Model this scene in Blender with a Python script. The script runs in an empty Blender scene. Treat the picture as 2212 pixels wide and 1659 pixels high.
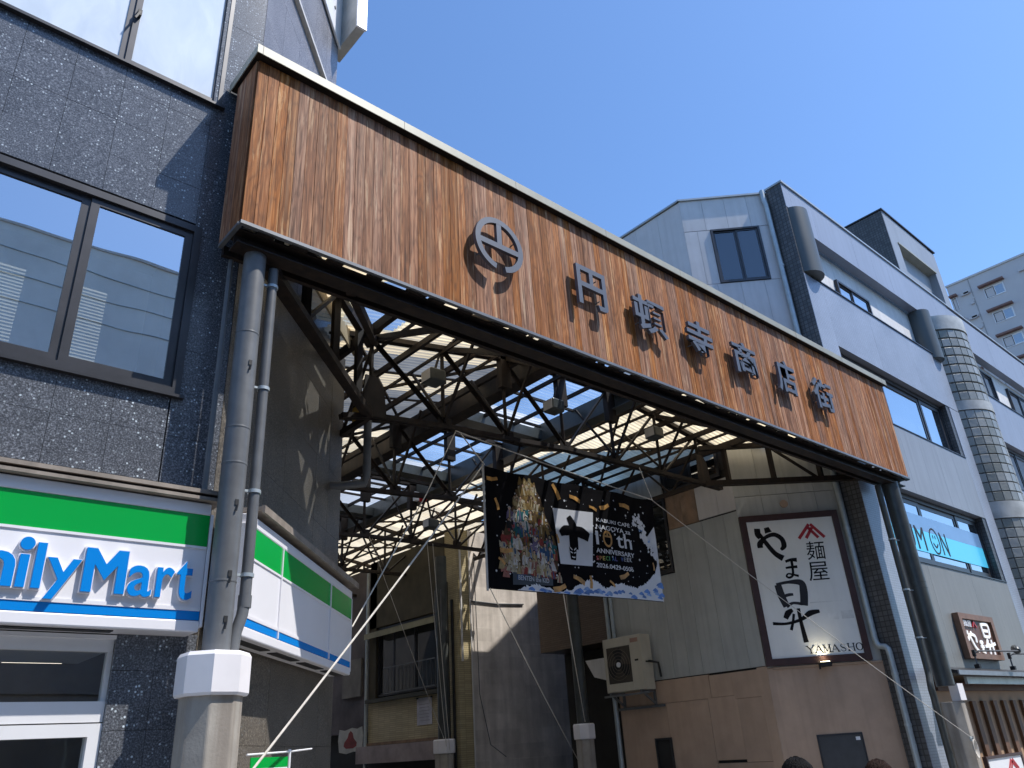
import bpy, bmesh, math, random
from mathutils import Matrix, Vector
random.seed(7)
SC = bpy.context.scene
COL = SC.collection
R = math.radians

# ---------------------------------------------------------------- camera, sky, sun, exposure
cam_d = bpy.data.cameras.new('camera'); cam = bpy.data.objects.new('camera', cam_d); COL.objects.link(cam)
cam.matrix_world = Matrix((( .751466, -.242702, -.613510, 0.0),
                           (-.657156, -.358064, -.663277, -6.1),
                           (-.058697,  .901602, -.428565, 1.6), (0, 0, 0, 1)))
cam_d.sensor_width = 36; cam_d.lens = 1672 / 2212 * 36; cam_d.clip_start = .05; cam_d.clip_end = 3000
SC.camera = cam
SUN = Vector((.31, -.412, .857)).normalized()          # towards the sun
w = bpy.data.worlds.new('World'); SC.world = w; w.use_nodes = True
wn = w.node_tree.nodes; wl = w.node_tree.links
sky = wn.new('ShaderNodeTexSky'); sky.sky_type = 'NISHITA'; sky.sun_disc = False
sky.sun_elevation = math.asin(SUN.z); sky.sun_rotation = math.atan2(SUN.x, SUN.y)
sky.air_density = 1.0; sky.dust_density = 0.6; sky.ozone_density = 2.6; sky.altitude = 0
tint = wn.new('ShaderNodeMix'); tint.data_type = 'RGBA'; tint.blend_type = 'MULTIPLY'; tint.inputs[0].default_value = 1; tint.inputs[7].default_value = (.86, 1.08, 1.30, 1)   # camera white balance, the same over the whole sky
wl.new(sky.outputs['Color'], tint.inputs[6]); wl.new(tint.outputs[2], wn['Background'].inputs['Color']); wn['Background'].inputs['Strength'].default_value = .15
sl = bpy.data.lights.new('sun', 'SUN'); sl.energy = 4.6; sl.angle = R(.5); sl.color = (1, .955, .89)
so = bpy.data.objects.new('sun', sl); COL.objects.link(so); so.location = (0, 0, 60)
so.rotation_euler = (-SUN).to_track_quat('-Z', 'Y').to_euler()
vs = SC.view_settings; vs.view_transform = 'Standard'; vs.look = 'None'; vs.gamma = 1; vs.use_curve_mapping = False
vs.exposure = .35
SC.cycles.use_denoising = True; SC.cycles.max_bounces = 8; SC.cycles.transparent_max_bounces = 12
SC.cycles.sample_clamp_indirect = 6

# ---------------------------------------------------------------- mesh helpers
class MB:
    def __init__(s): s.v = []; s.f = []; s.m = []
    def add(s, vs_, fs, mi=0):
        b = len(s.v); s.v += [tuple(p) for p in vs_]; s.f += [tuple(b + i for i in f) for f in fs]; s.m += [mi] * len(fs); return s
    def hexa(s, p, mi=0):
        return s.add(p, [(0, 3, 2, 1), (4, 5, 6, 7), (0, 1, 5, 4), (1, 2, 6, 5), (2, 3, 7, 6), (3, 0, 4, 7)], mi)
    def box(s, x0, x1, y0, y1, z0, z1, mi=0):
        return s.hexa([(x0, y0, z0), (x1, y0, z0), (x1, y1, z0), (x0, y1, z0), (x0, y0, z1), (x1, y0, z1), (x1, y1, z1), (x0, y1, z1)], mi)
    def beam(s, p, q, w_, h, up=(0, 0, 1), mi=0):
        p = Vector(p); q = Vector(q); d = (q - p).normalized(); u = Vector(up)
        a = d.cross(u)
        if a.length < 1e-4: a = d.cross(Vector((0, 1, 0)))
        a.normalize(); u = a.cross(d); a *= w_ / 2; u *= h / 2
        return s.hexa([p - a - u, p + a - u, q + a - u, q - a - u, p - a + u, p + a + u, q + a + u, q - a + u], mi)
    def angle(s, p, q, w_, t=.012, up=(0, 0, 1), mi=0):      # steel angle section
        p = Vector(p); q = Vector(q); d = (q - p).normalized(); u = Vector(up); a = d.cross(u)
        if a.length < 1e-4: a = d.cross(Vector((0, 1, 0)))
        a.normalize(); u = a.cross(d)
        s.beam(p + u * (w_ / 2), q + u * (w_ / 2), w_, t, u, mi)
        return s.beam(p + a * (w_ / 2 - t / 2), q + a * (w_ / 2 - t / 2), t, w_ - t, u, mi)
    def tube(s, pts, r, n=10, mi=0, cap=True):
        pts = [Vector(p) for p in pts]; rs = r if isinstance(r, (list, tuple)) else [r] * len(pts)
        d0 = (pts[1] - pts[0]).normalized(); a = d0.orthogonal().normalized(); vv = []; ff = []
        for i, p in enumerate(pts):
            d = (pts[min(i + 1, len(pts) - 1)] - pts[max(i - 1, 0)]).normalized()
            a = (a - d * a.dot(d)).normalized(); b = d.cross(a)
            for k in range(n):
                t = 2 * math.pi * k / n; vv.append(p + (a * math.cos(t) + b * math.sin(t)) * rs[i])
        for i in range(len(pts) - 1):
            for k in range(n):
                k2 = (k + 1) % n; ff.append((i * n + k, i * n + k2, (i + 1) * n + k2, (i + 1) * n + k))
        if cap: ff.append(tuple(range(n - 1, -1, -1))); ff.append(tuple((len(pts) - 1) * n + k for k in range(n)))
        return s.add(vv, ff, mi)
    def prism(s, poly, d0, d1, fn, mi=0):                     # poly (a,b) extruded d0..d1, fn(a,b,d)->xyz
        n = len(poly); vv = [fn(a, b, d0) for a, b in poly] + [fn(a, b, d1) for a, b in poly]
        ff = [tuple(range(n)), tuple(range(2 * n - 1, n - 1, -1))] + [(i, i + n, (i + 1) % n + n, (i + 1) % n) for i in range(n)]
        return s.add(vv, ff, mi)
    def lathe(s, prof, c, n=24, mi=0, ang=0):                 # (r,z) profile about the vertical through c
        vv = []; ff = []
        for r_, z_ in prof:
            for k in range(n):
                t = 2 * math.pi * (k + ang) / n; vv.append((c[0] + r_ * math.cos(t), c[1] + r_ * math.sin(t), z_))
        for i in range(len(prof) - 1):
            for k in range(n):
                k2 = (k + 1) % n; ff.append((i * n + k, i * n + k2, (i + 1) * n + k2, (i + 1) * n + k))
        ff.append(tuple(range(n - 1, -1, -1))); ff.append(tuple((len(prof) - 1) * n + k for k in range(n)))
        return s.add(vv, ff, mi)

WM = {}                                                       # world matrix of each placed object
I4 = Matrix.Identity(4)
def frame(ox, oy, deg):                                       # local x runs along the wall, local y into it
    return Matrix.Translation((ox, oy, 0)) @ Matrix.Rotation(R(deg), 4, 'Z')
def place(o, parent, W):
    WM[o.name] = W
    if parent is not None:
        o.parent = parent; o.matrix_basis = WM[parent.name].inverted() @ W
    else: o.matrix_basis = W
def obj(name, mb, mats, parent=None, fr=I4, smooth=False, fix=True, bevel=0):
    me = bpy.data.meshes.new(name); vs_ = [Vector(p) for p in mb.v]
    lo = Vector([min(p[i] for p in vs_) for i in range(3)]); hi = Vector([max(p[i] for p in vs_) for i in range(3)])
    c = Vector(((lo.x + hi.x) / 2, (lo.y + hi.y) / 2, lo.z))
    me.from_pydata([p - c for p in vs_], [], mb.f)
    for m_ in (mats if isinstance(mats, (list, tuple)) else [mats]): me.materials.append(m_)
    if any(mb.m): me.polygons.foreach_set('material_index', mb.m)
    if smooth: me.polygons.foreach_set('use_smooth', [True] * len(me.polygons))
    if fix:
        bm = bmesh.new(); bm.from_mesh(me); bmesh.ops.recalc_face_normals(bm, faces=bm.faces); bm.to_mesh(me); bm.free()
    if smooth: me.set_sharp_from_angle(angle=R(40))
    o = bpy.data.objects.new(name, me); COL.objects.link(o); place(o, parent, fr @ Matrix.Translation(c))
    if bevel:
        b = o.modifiers.new('bevel', 'BEVEL'); b.width = bevel; b.segments = 2; b.limit_method = 'ANGLE'; b.angle_limit = R(40)
    return o
def inst(src, parent, W, name=None):                          # copy sharing mesh data
    o = src.copy(); COL.objects.link(o)
    if name: o.name = name
    place(o, parent, W); return o
def tag(o, label=None, cat=None, group=None, kind=None):
    if label: o['label'] = label
    if cat: o['category'] = cat
    if group: o['group'] = group
    if kind: o['kind'] = kind
    return o
def thing(name, loc, label, cat, group=None):
    o = bpy.data.objects.new(name, None); o.empty_display_size = .2; COL.objects.link(o)
    place(o, None, Matrix.Translation(loc)); return tag(o, label, cat, group)
def text_mb(txt, rect, d0, d1, fn=None, offset=0, keep=False, shear=0):
    """lettering fitted in rect (x0,x1,z0,z1); depth d0..d1 along local y"""
    cu = bpy.data.curves.new('t', 'FONT'); cu.body = txt; cu.extrude = .5; cu.offset = offset; cu.resolution_u = 4; cu.shear = shear
    t = bpy.data.objects.new('t', cu); COL.objects.link(t)
    dg = bpy.context.evaluated_depsgraph_get(); me = bpy.data.meshes.new_from_object(t.evaluated_get(dg))
    vs_ = [v.co.copy() for v in me.vertices]; fs = [tuple(p.vertices) for p in me.polygons]
    bpy.data.objects.remove(t); bpy.data.curves.remove(cu); bpy.data.meshes.remove(me)
    mb = MB()
    if not vs_: return mb
    xs = [v.x for v in vs_]; ys = [v.y for v in vs_]; x0, x1, z0, z1 = rect
    sx = (x1 - x0) / max(1e-6, max(xs) - min(xs)); sz = (z1 - z0) / max(1e-6, max(ys) - min(ys))
    if keep: sx = sz = min(sx, sz)
    cx = (x0 + x1) / 2 - (max(xs) + min(xs)) / 2 * sx; cz = (z0 + z1) / 2 - (max(ys) + min(ys)) / 2 * sz
    P = [(v.x * sx + cx, d0 + (d1 - d0) * (v.z + .5), v.y * sz + cz) for v in vs_]
    if fn: P = [fn(*p) for p in P]
    return mb.add(P, fs)
def stroke(mb, pts, wid, d0, d1, fn, n=6, mi=0):              # brush stroke: smooth centre line with varying width
    P = [Vector((p[0], p[1])) for p in pts]; W = wid if isinstance(wid, (list, tuple)) else [wid] * len(P); S = []; SW = []
    for i in range(len(P) - 1):
        p0 = P[max(i - 1, 0)]; p1 = P[i]; p2 = P[i + 1]; p3 = P[min(i + 2, len(P) - 1)]
        for k in range(n):
            t = k / n
            S.append(.5 * ((2 * p1) + (p2 - p0) * t + (2 * p0 - 5 * p1 + 4 * p2 - p3) * t * t + (3 * p1 - p0 - 3 * p2 + p3) * t ** 3)); SW.append(W[i] + (W[i + 1] - W[i]) * t)
    S.append(P[-1]); SW.append(W[-1]); L = []; Rr = []
    for i, p in enumerate(S):
        d = (S[min(i + 1, len(S) - 1)] - S[max(i - 1, 0)]).normalized(); nrm = Vector((-d.y, d.x))
        L.append(p + nrm * SW[i] / 2); Rr.append(p - nrm * SW[i] / 2)
    for i in range(len(S) - 1):
        q = [Rr[i], Rr[i + 1], L[i + 1], L[i]]
        mb.hexa([fn(a.x, d0, a.y) for a in q] + [fn(a.x, d1, a.y) for a in q], mi)
    return mb

# ---------------------------------------------------------------- materials
def newmat(name):
    m = bpy.data.materials.new(name); m.use_nodes = True; nt = m.node_tree; return m, nt, nt.nodes, nt.links, nt.nodes['Principled BSDF']
def N(nt, typ, **kw):
    n = nt.nodes.new(typ)
    for k, v in kw.items():
        if k in n.inputs: n.inputs[k].default_value = v
        else: setattr(n, k, v)
    return n
def coords(nt, scale=(1, 1, 1), rnd=True):
    tc = N(nt, 'ShaderNodeTexCoord'); mp = N(nt, 'ShaderNodeMapping'); mp.inputs['Scale'].default_value = scale
    nt.links.new(tc.outputs['Object'], mp.inputs['Vector'])
    if rnd:
        oi = N(nt, 'ShaderNodeObjectInfo'); ml = N(nt, 'ShaderNodeMath', operation='MULTIPLY'); ml.inputs[1].default_value = 57.3
        cb = N(nt, 'ShaderNodeCombineXYZ'); nt.links.new(oi.outputs['Random'], ml.inputs[0])
        for k in range(3): nt.links.new(ml.outputs[0], cb.inputs[k])
        nt.links.new(cb.outputs[0], mp.inputs['Location'])
    return mp
def ramp(nt, fac, stops):
    r = N(nt, 'ShaderNodeValToRGB'); e = r.color_ramp.elements
    while len(e) < len(stops): e.new(.5)
    for i, (p, c) in enumerate(stops): e[i].position = p; e[i].color = (*c, 1) if len(c) == 3 else c
    nt.links.new(fac, r.inputs['Fac']); return r
def mix(nt, fac, a, b, blend='MIX'):
    m = N(nt, 'ShaderNodeMix', data_type='RGBA', blend_type=blend)
    for s_, v in ((0, fac), (6, a), (7, b)):
        if hasattr(v, 'is_output') or hasattr(v, 'links'): nt.links.new(v, m.inputs[s_])
        elif s_ == 0: m.inputs[0].default_value = v
        else: m.inputs[s_].default_value = (*v, 1)
    return m.outputs[2]
def bumpn(nt, bs, h, strength=.3, dist=.01):
    b = N(nt, 'ShaderNodeBump', Strength=strength, Distance=dist); nt.links.new(h, b.inputs['Height']); nt.links.new(b.outputs[0], bs.inputs['Normal']); return b
def M(name, col, rough=.6, metal=0, var=.25, scale=2.5, rnd=.08, bump=.0, bscale=60, streak=0, spec=.5, dirt=None):
    """painted / mineral surface: base colour with cloudy variation, vertical streaks and per-object shift"""
    m, nt, ns, ln, bs = newmat(name)
    mp = coords(nt); n1 = N(nt, 'ShaderNodeTexNoise', Scale=scale, Detail=6.0, Roughness=.6); ln.new(mp.outputs[0], n1.inputs['Vector'])
    lo = tuple(c * (1 - var) for c in col); hi = tuple(min(1, c * (1 + var)) for c in col)
    c = ramp(nt, n1.outputs['Fac'], [(.3, lo), (.7, hi)]).outputs[0]
    if streak:
        mp2 = coords(nt, (9, 9, .5)); n2 = N(nt, 'ShaderNodeTexNoise', Scale=1.0, Detail=4.0); ln.new(mp2.outputs[0], n2.inputs['Vector'])
        f = ramp(nt, n2.outputs['Fac'], [(.45, (0, 0, 0)), (.75, (streak,) * 3)]).outputs[0]
        c = mix(nt, f, c, dirt or tuple(x * .35 for x in col))
    if rnd:
        oi = N(nt, 'ShaderNodeObjectInfo'); mr = N(nt, 'ShaderNodeMapRange'); mr.inputs['To Min'].default_value = 1 - rnd; mr.inputs['To Max'].default_value = 1 + rnd
        ln.new(oi.outputs['Random'], mr.inputs['Value']); hs = N(nt, 'ShaderNodeHueSaturation'); ln.new(mr.outputs[0], hs.inputs['Value']); ln.new(c, hs.inputs['Color']); c = hs.outputs[0]
    ln.new(c, bs.inputs['Base Color']); bs.inputs['Roughness'].default_value = rough; bs.inputs['Metallic'].default_value = metal
    bs.inputs['Specular IOR Level'].default_value = spec
    if bump:
        n3 = N(nt, 'ShaderNodeTexNoise', Scale=bscale, Detail=4.0); ln.new(mp.outputs[0], n3.inputs['Vector']); bumpn(nt, bs, n3.outputs['Fac'], bump, .004)
    return m
def m_wood():
    m, nt, ns, ln, bs = newmat('weathered cedar')
    oi = N(nt, 'ShaderNodeObjectInfo')
    mp = coords(nt, (1, 1, .035)); n1 = N(nt, 'ShaderNodeTexNoise', Scale=34.0, Detail=5.0, Roughness=.62, Distortion=.9); ln.new(mp.outputs[0], n1.inputs['Vector'])
    mpw = coords(nt, (1, 1, .16)); n2 = N(nt, 'ShaderNodeTexNoise', Scale=7.5, Detail=2.0); ln.new(mpw.outputs[0], n2.inputs['Vector'])
    # growth rings: contour lines of a stretched noise field
    ml = N(nt, 'ShaderNodeMath', operation='MULTIPLY'); ml.inputs[1].default_value = 16.0; ln.new(n2.outputs['Fac'], ml.inputs[0])
    fr = N(nt, 'ShaderNodeMath', operation='PINGPONG'); fr.inputs[1].default_value = 1.0; ln.new(ml.outputs[0], fr.inputs[0])
    c1 = ramp(nt, n1.outputs['Fac'], [(.30, (.105, .035, .012)), (.5, (.265, .096, .030)), (.70, (.47, .22, .095))]).outputs[0]
    c2 = ramp(nt, fr.outputs[0], [(0, (.62, .58, .55)), (.45, (1, 1, 1)), (1, (1.2, 1.15, 1.08))]).outputs[0]
    c = mix(nt, .75, c1, c2, 'MULTIPLY')
    # bleached, peeling patches
    mpp = coords(nt, (1, 1, .055)); n4 = N(nt, 'ShaderNodeTexNoise', Scale=15.0, Detail=7.0, Roughness=.72, Distortion=.4); ln.new(mpp.outputs[0], n4.inputs['Vector'])
    pf = ramp(nt, n4.outputs['Fac'], [(.56, (0, 0, 0)), (.66, (.8,) * 3)]).outputs[0]
    c = mix(nt, pf, c, (.62, .38, .20))
    # pale edges where the stain has washed off
    mpe = coords(nt, (1, .2, .02)); n7 = N(nt, 'ShaderNodeTexNoise', Scale=16.0, Detail=2.0); ln.new(mpe.outputs[0], n7.inputs['Vector'])
    c = mix(nt, ramp(nt, n7.outputs['Fac'], [(.57, (0, 0, 0)), (.72, (.40,) * 3)]).outputs[0], c, (.58, .34, .19))
    n5 = N(nt, 'ShaderNodeTexNoise', Scale=9.0, Detail=5.0); mq = coords(nt, (1, 1, .25)); ln.new(mq.outputs[0], n5.inputs['Vector'])
    c = mix(nt, ramp(nt, n5.outputs['Fac'], [(.62, (0, 0, 0)), (.78, (.55,) * 3)]).outputs[0], c, (.075, .04, .022))
    hs = N(nt, 'ShaderNodeHueSaturation'); wn_ = N(nt, 'ShaderNodeTexWhiteNoise', noise_dimensions='1D'); ln.new(oi.outputs['Random'], wn_.inputs['W'])
    for k, (a, b) in enumerate(((.80, 1.16),)):
        mr = N(nt, 'ShaderNodeMapRange'); mr.inputs['To Min'].default_value = a * .98; mr.inputs['To Max'].default_value = b * .98; ln.new(wn_.outputs['Value'], mr.inputs['Value']); ln.new(mr.outputs[0], hs.inputs['Value'])
    mr = N(nt, 'ShaderNodeMapRange'); mr.inputs['To Min'].default_value = .80; mr.inputs['To Max'].default_value = 1.12; ln.new(oi.outputs['Random'], mr.inputs['Value']); ln.new(mr.outputs[0], hs.inputs['Saturation'])
    ln.new(c, hs.inputs['Color']); ln.new(hs.outputs[0], bs.inputs['Base Color']); bs.inputs['Roughness'].default_value = .7; bs.inputs['Specular IOR Level'].default_value = .2
    bumpn(nt, bs, n1.outputs['Fac'], .5, .004); return m
def m_granite(name, base, speck=.5, rough=.22, dens=.80):
    m, nt, ns, ln, bs = newmat(name); mp = coords(nt)
    v = N(nt, 'ShaderNodeTexVoronoi', Scale=40.0); ln.new(mp.outputs[0], v.inputs['Vector'])
    sp = N(nt, 'ShaderNodeSeparateColor'); ln.new(v.outputs['Color'], sp.inputs[0])
    n = N(nt, 'ShaderNodeTexNoise', Scale=75.0, Detail=5.0, Roughness=.7); ln.new(mp.outputs[0], n.inputs['Vector'])
    n2 = N(nt, 'ShaderNodeTexNoise', Scale=2.2, Detail=3.0); ln.new(mp.outputs[0], n2.inputs['Vector'])
    c = ramp(nt, n.outputs['Fac'], [(.34, tuple(x * .35 for x in base)), (.52, base), (.68, tuple(x * 2.6 for x in base))]).outputs[0]
    c = mix(nt, .5, c, ramp(nt, n2.outputs['Fac'], [(.3, (.7, .7, .7)), (.7, (1.25, 1.25, 1.25))]).outputs[0], 'MULTIPLY')
    ad = N(nt, 'ShaderNodeMath', operation='MULTIPLY'); n6 = N(nt, 'ShaderNodeTexNoise', Scale=9.0); ln.new(mp.outputs[0], n6.inputs['Vector'])
    f = ramp(nt, sp.outputs['Red'], [(dens, (0, 0, 0)), (dens + .05, (1, 1, 1))]).outputs[0]
    sz = ramp(nt, v.outputs['Distance'], [(.24, (1, 1, 1)), (.42, (0, 0, 0))]).outputs[0]
    ff = mix(nt, 1.0, f, sz, 'MULTIPLY'); n6r = ramp(nt, n6.outputs['Fac'], [(.42, (.1,) * 3), (.68, (1, 1, 1))]).outputs[0]; ff = mix(nt, 1.0, ff, n6r, 'MULTIPLY')
    c = mix(nt, ff, c, (speck * .86, speck * .97, speck * 1.05))
    ln.new(c, bs.inputs['Base Color']); bs.inputs['Roughness'].default_value = rough; return m
def m_glass(name, tint=(.55, .62, .68), refl=.35, rough=.0, dark=None):
    m, nt, ns, ln, bs = newmat(name); ns.remove(bs); out = ns['Material Output']
    tr = N(nt, 'ShaderNodeBsdfTransparent'); tr.inputs[0].default_value = (*tint, 1); gl = N(nt, 'ShaderNodeBsdfGlossy', Roughness=rough); gl.inputs[0].default_value = (.95, .97, 1, 1)
    gw = coords(nt); gn = N(nt, 'ShaderNodeTexNoise', Scale=1.3, Detail=1.0); ln.new(gw.outputs[0], gn.inputs['Vector']); gb_ = N(nt, 'ShaderNodeBump', Strength=.10, Distance=.02); ln.new(gn.outputs['Fac'], gb_.inputs['Height']); ln.new(gb_.outputs[0], gl.inputs['Normal'])   # float glass is never quite flat
    fr = N(nt, 'ShaderNodeFresnel', IOR=1.5); ad = N(nt, 'ShaderNodeMath', operation='ADD', use_clamp=True); ad.inputs[1].default_value = refl; ln.new(fr.outputs[0], ad.inputs[0])
    ge = N(nt, 'ShaderNodeNewGeometry'); bf_ = N(nt, 'ShaderNodeMath', operation='SUBTRACT'); bf_.inputs[0].default_value = 1; ln.new(ge.outputs['Backfacing'], bf_.inputs[1])   # a thin pane reflects once
    tm = mix(nt, ge.outputs['Backfacing'], tint, (1, 1, 1)); ln.new(tm, tr.inputs[0]); mm_ = N(nt, 'ShaderNodeMath', operation='MULTIPLY'); ln.new(ad.outputs[0], mm_.inputs[0]); ln.new(bf_.outputs[0], mm_.inputs[1]); ad = mm_
    mx = N(nt, 'ShaderNodeMixShader'); ln.new(ad.outputs[0], mx.inputs[0]); ln.new(tr.outputs[0], mx.inputs[1]); ln.new(gl.outputs[0], mx.inputs[2]); ln.new(mx.outputs[0], out.inputs[0]); return m
def m_sheet(name, col, trans=.75, clear=.08, refl=.04, streak=.5):
    m, nt, ns, ln, bs = newmat(name); ns.remove(bs); out = ns['Material Output']; mp = coords(nt, (.5, 1.6, 1))
    n = N(nt, 'ShaderNodeTexNoise', Scale=2.5, Detail=5.0); ln.new(mp.outputs[0], n.inputs['Vector'])
    c = ramp(nt, n.outputs['Fac'], [(.3, tuple(x * (1 - streak) for x in col)), (.6, col)]).outputs[0]
    oi = N(nt, 'ShaderNodeObjectInfo'); mr = N(nt, 'ShaderNodeMapRange'); mr.inputs['To Min'].default_value = .72; mr.inputs['To Max'].default_value = 1.08; ln.new(oi.outputs['Random'], mr.inputs['Value'])
    hs = N(nt, 'ShaderNodeHueSaturation'); ln.new(mr.outputs[0], hs.inputs['Value']); ln.new(c, hs.inputs['Color']); c = hs.outputs[0]
    a = N(nt, 'ShaderNodeBsdfTranslucent'); b = N(nt, 'ShaderNodeBsdfDiffuse'); t = N(nt, 'ShaderNodeBsdfTransparent'); g = N(nt, 'ShaderNodeBsdfGlossy', Roughness=.25)
    ln.new(c, a.inputs[0]); ln.new(c, b.inputs[0]); t.inputs[0].default_value = (.88, .95, 1, 1)
    x = None
    for fac, s1, s2 in ((trans, b, a), (clear, None, t), (refl, None, g)):
        mx = N(nt, 'ShaderNodeMixShader'); mx.inputs[0].default_value = fac; ln.new((s1 or x).outputs[0], mx.inputs[1]); ln.new(s2.outputs[0], mx.inputs[2]); x = mx
    ln.new(x.outputs[0], out.inputs[0]); return m
def m_emit(name, col, st):
    m, nt, ns, ln, bs = newmat(name); bs.inputs['Base Color'].default_value = (.8, .8, .8, 1); bs.inputs['Emission Color'].default_value = (*col, 1); bs.inputs['Emission Strength'].default_value = st; return m
def m_tile(name, col, mortar, sx, sz, rot=0, rough=.35, gap=.1, jit=.12, bmp=.6):
    """small ceramic tiles too fine to pick apart: sx by sz metres, joints recessed in the bump"""
    m, nt, ns, ln, bs = newmat(name); tc = N(nt, 'ShaderNodeTexCoord'); sp = N(nt, 'ShaderNodeSeparateXYZ'); ln.new(tc.outputs['Object'], sp.inputs[0])
    ad = N(nt, 'ShaderNodeMath', operation='ADD'); ln.new(sp.outputs['X'], ad.inputs[0]); ln.new(sp.outputs['Y'], ad.inputs[1])
    cb = N(nt, 'ShaderNodeCombineXYZ'); ln.new(ad.outputs[0], cb.inputs[0]); ln.new(sp.outputs['Z'], cb.inputs[1])
    b = N(nt, 'ShaderNodeTexBrick', Scale=1.0); b.offset = rot; b.inputs['Brick Width'].default_value = sx; b.inputs['Row Height'].default_value = sz; b.inputs['Mortar Size'].default_value = sz * gap
    b.inputs['Color1'].default_value = (*[c * (1 - jit) for c in col], 1); b.inputs['Color2'].default_value = (*[min(1, c * (1 + jit)) for c in col], 1); b.inputs['Mortar'].default_value = (*mortar, 1); b.inputs['Mortar Smooth'].default_value = .2
    ln.new(cb.outputs[0], b.inputs['Vector'])
    n = N(nt, 'ShaderNodeTexNoise', Scale=.9, Detail=5.0); ln.new(tc.outputs['Object'], n.inputs['Vector'])
    c = mix(nt, 1.0, b.outputs['Color'], ramp(nt, n.outputs['Fac'], [(.3, (.84,) * 3), (.7, (1.1,) * 3)]).outputs[0], 'MULTIPLY')
    ln.new(c, bs.inputs['Base Color']); bs.inputs['Roughness'].default_value = rough; iv = N(nt, 'ShaderNodeMath', operation='SUBTRACT'); iv.inputs[0].default_value = 1; ln.new(b.outputs['Fac'], iv.inputs[1]); bumpn(nt, bs, iv.outputs[0], bmp, .003); return m

WOOD = m_wood()
GRAN = m_granite('polished blue granite', (.105, .112, .128), .80, .17, .76)
GRAN2 = m_granite('honed grey granite', (.125, .110, .092), .24, .40, .86)  # shade below the arcade roof is put into this darker tone
GRANU = m_granite('daylit grey granite', (.20, .195, .21), .34, .40, .86)  # lighter copy for the same corner wall, open daylight put into the colour
STEEL = M('dark brown steel paint', (.017, .0125, .011), .6, 0, .35, 4, .15, .15, 90, .35, .25, (.075, .045, .028))
STEELG = M('grey steel paint', (.13, .135, .14), .42, 0, .18, 5, .05, .1, 120, .3, .5, (.06, .05, .045))
STEELD = M('dark grey post paint', (.055, .06, .058), .38, 0, .25, 4, .05, .1, 100, .3)
ALU = M('pale aluminium flashing', (.42, .43, .42), .38, .55, .1, 3, .03)
CAPM = M('cream painted capping', (.33, .325, .265), .5, .1, .12, 3, .03, 0, 60, .3, .5, (.3, .26, .2))
LETT = M('blue grey steel lettering', (.092, .102, .125), .45, .2, .08, 6, .04)
WHITE = M('white paint', (.78, .78, .80), .4, 0, .04, 2, .02)
OFFW = M('off white render', (.62, .60, .58), .6, 0, .1, 2, .04, .1, 80, .25)
CONC = M('cast concrete', (.36, .33, .29), .8, 0, .2, 3, .05, .4, 50, .6, .3, (.17, .13, .10))
CAPW = M('white fibreglass cap', (.80, .77, .78), .5, 0, .05, 3, .02)
BLACK = M('black rubber', (.012, .012, .013), .6, 0, .2, 3, .05)
DARK = M('dark interior', (.02, .019, .018), .8, 0, .3, 2, .05)
GREENP = M('green sign film', (.0, .37, .055), .22, 0, .04, 1, .02)
BLUEP = M('blue sign film', (.0, .235, .70), .25, 0, .04, 1, .02)
WFILM = M('white sign film', (.80, .79, .82), .3, 0, .03, 1.5, .01)
BRONZE = M('dark bronze aluminium', (.055, .055, .06), .35, .5, .15, 4, .05)
TANF = M('weathered tan flashing', (.29, .245, .205), .6, .1, .25, 4, .05, .2, 60, .4)
GALV = M('galvanised pipe', (.45, .50, .52), .4, .35, .12, 5, .04, 0, 60, .25)
SIDING = M('grey green siding', (.42, .425, .405), .6, 0, .10, 1.5, .05, .15, 70, .3, .4, (.17, .165, .15))
SIDINGU = M('pale grey siding', (.56, .54, .54), .6, 0, .08, 1.5, .03, .1, 70, .2, .4, (.27, .25, .24))
BROWNW = M('tan painted wall', (.45, .315, .225), .7, 0, .10, 2, .05, .2, 60, .15)
CLAD = M('lilac grey cladding', (.255, .285, .355), .4, 0, .06, .6, .015, 0, 60, .30, .5, (.17, .18, .21))
PANEL = M('grey facade panel', (.245, .268, .305), .45, 0, .07, .8, .015, 0, 60, .35, .5, (.15, .155, .165))
TILEL = m_tile('lilac glazed tile', (.295, .33, .40), (.20, .215, .25), .10, .05, .5, .35, .1, .04, .18)
TILED = m_tile('shaded grey tile', (.085, .085, .088), (.035, .034, .033), .10, .10, 0, .4, .10, .25)  # shade of faces turned from the sun is put into this colour
TILEB = m_tile('brown narrow tile', (.145, .105, .08), (.06, .045, .035), .22, .05, .5)
TILEY = m_tile('cream narrow tile', (.44, .37, .22), (.23, .19, .11), .30, .05, 0)
RUST = M('rust stained siding', (.24, .165, .115), .75, 0, .35, 3, .05, .3, 60, .5, .3, (.33, .20, .12))
DGLASS = m_glass('dark window glass', (.72, .74, .75), .05)
SGLASS = m_glass('sky reflecting glass', (.50, .56, .60), .42)
LGLASS = m_glass('office window glass', (.90, .93, .94), .52)
CLEARS = m_sheet('clear corrugated sheet', (.75, .85, .92), .8, .74, .06)
CREAMS = m_sheet('cream corrugated sheet', (.97, .81, .54), .92, .06, .02, .22)
GREYS = m_sheet('grey corrugated sheet', (.42, .42, .40), .48, .06, .04, .3)  # greyer and less translucent than the cream sheets
MILKS = m_sheet('milky corrugated sheet', (.88, .90, .90), .72, .14, .05, .2)
ROPEM = M('white nylon rope', (.58, .54, .48), .8, 0, .15, 20, .05)
ASPH = M('asphalt', (.07, .07, .07), .9, 0, .3, 8, 0, .6, 180)
PAVE = M('concrete pavement', (.24, .23, .215), .85, 0, .18, 2, 0, .4, 90)

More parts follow.
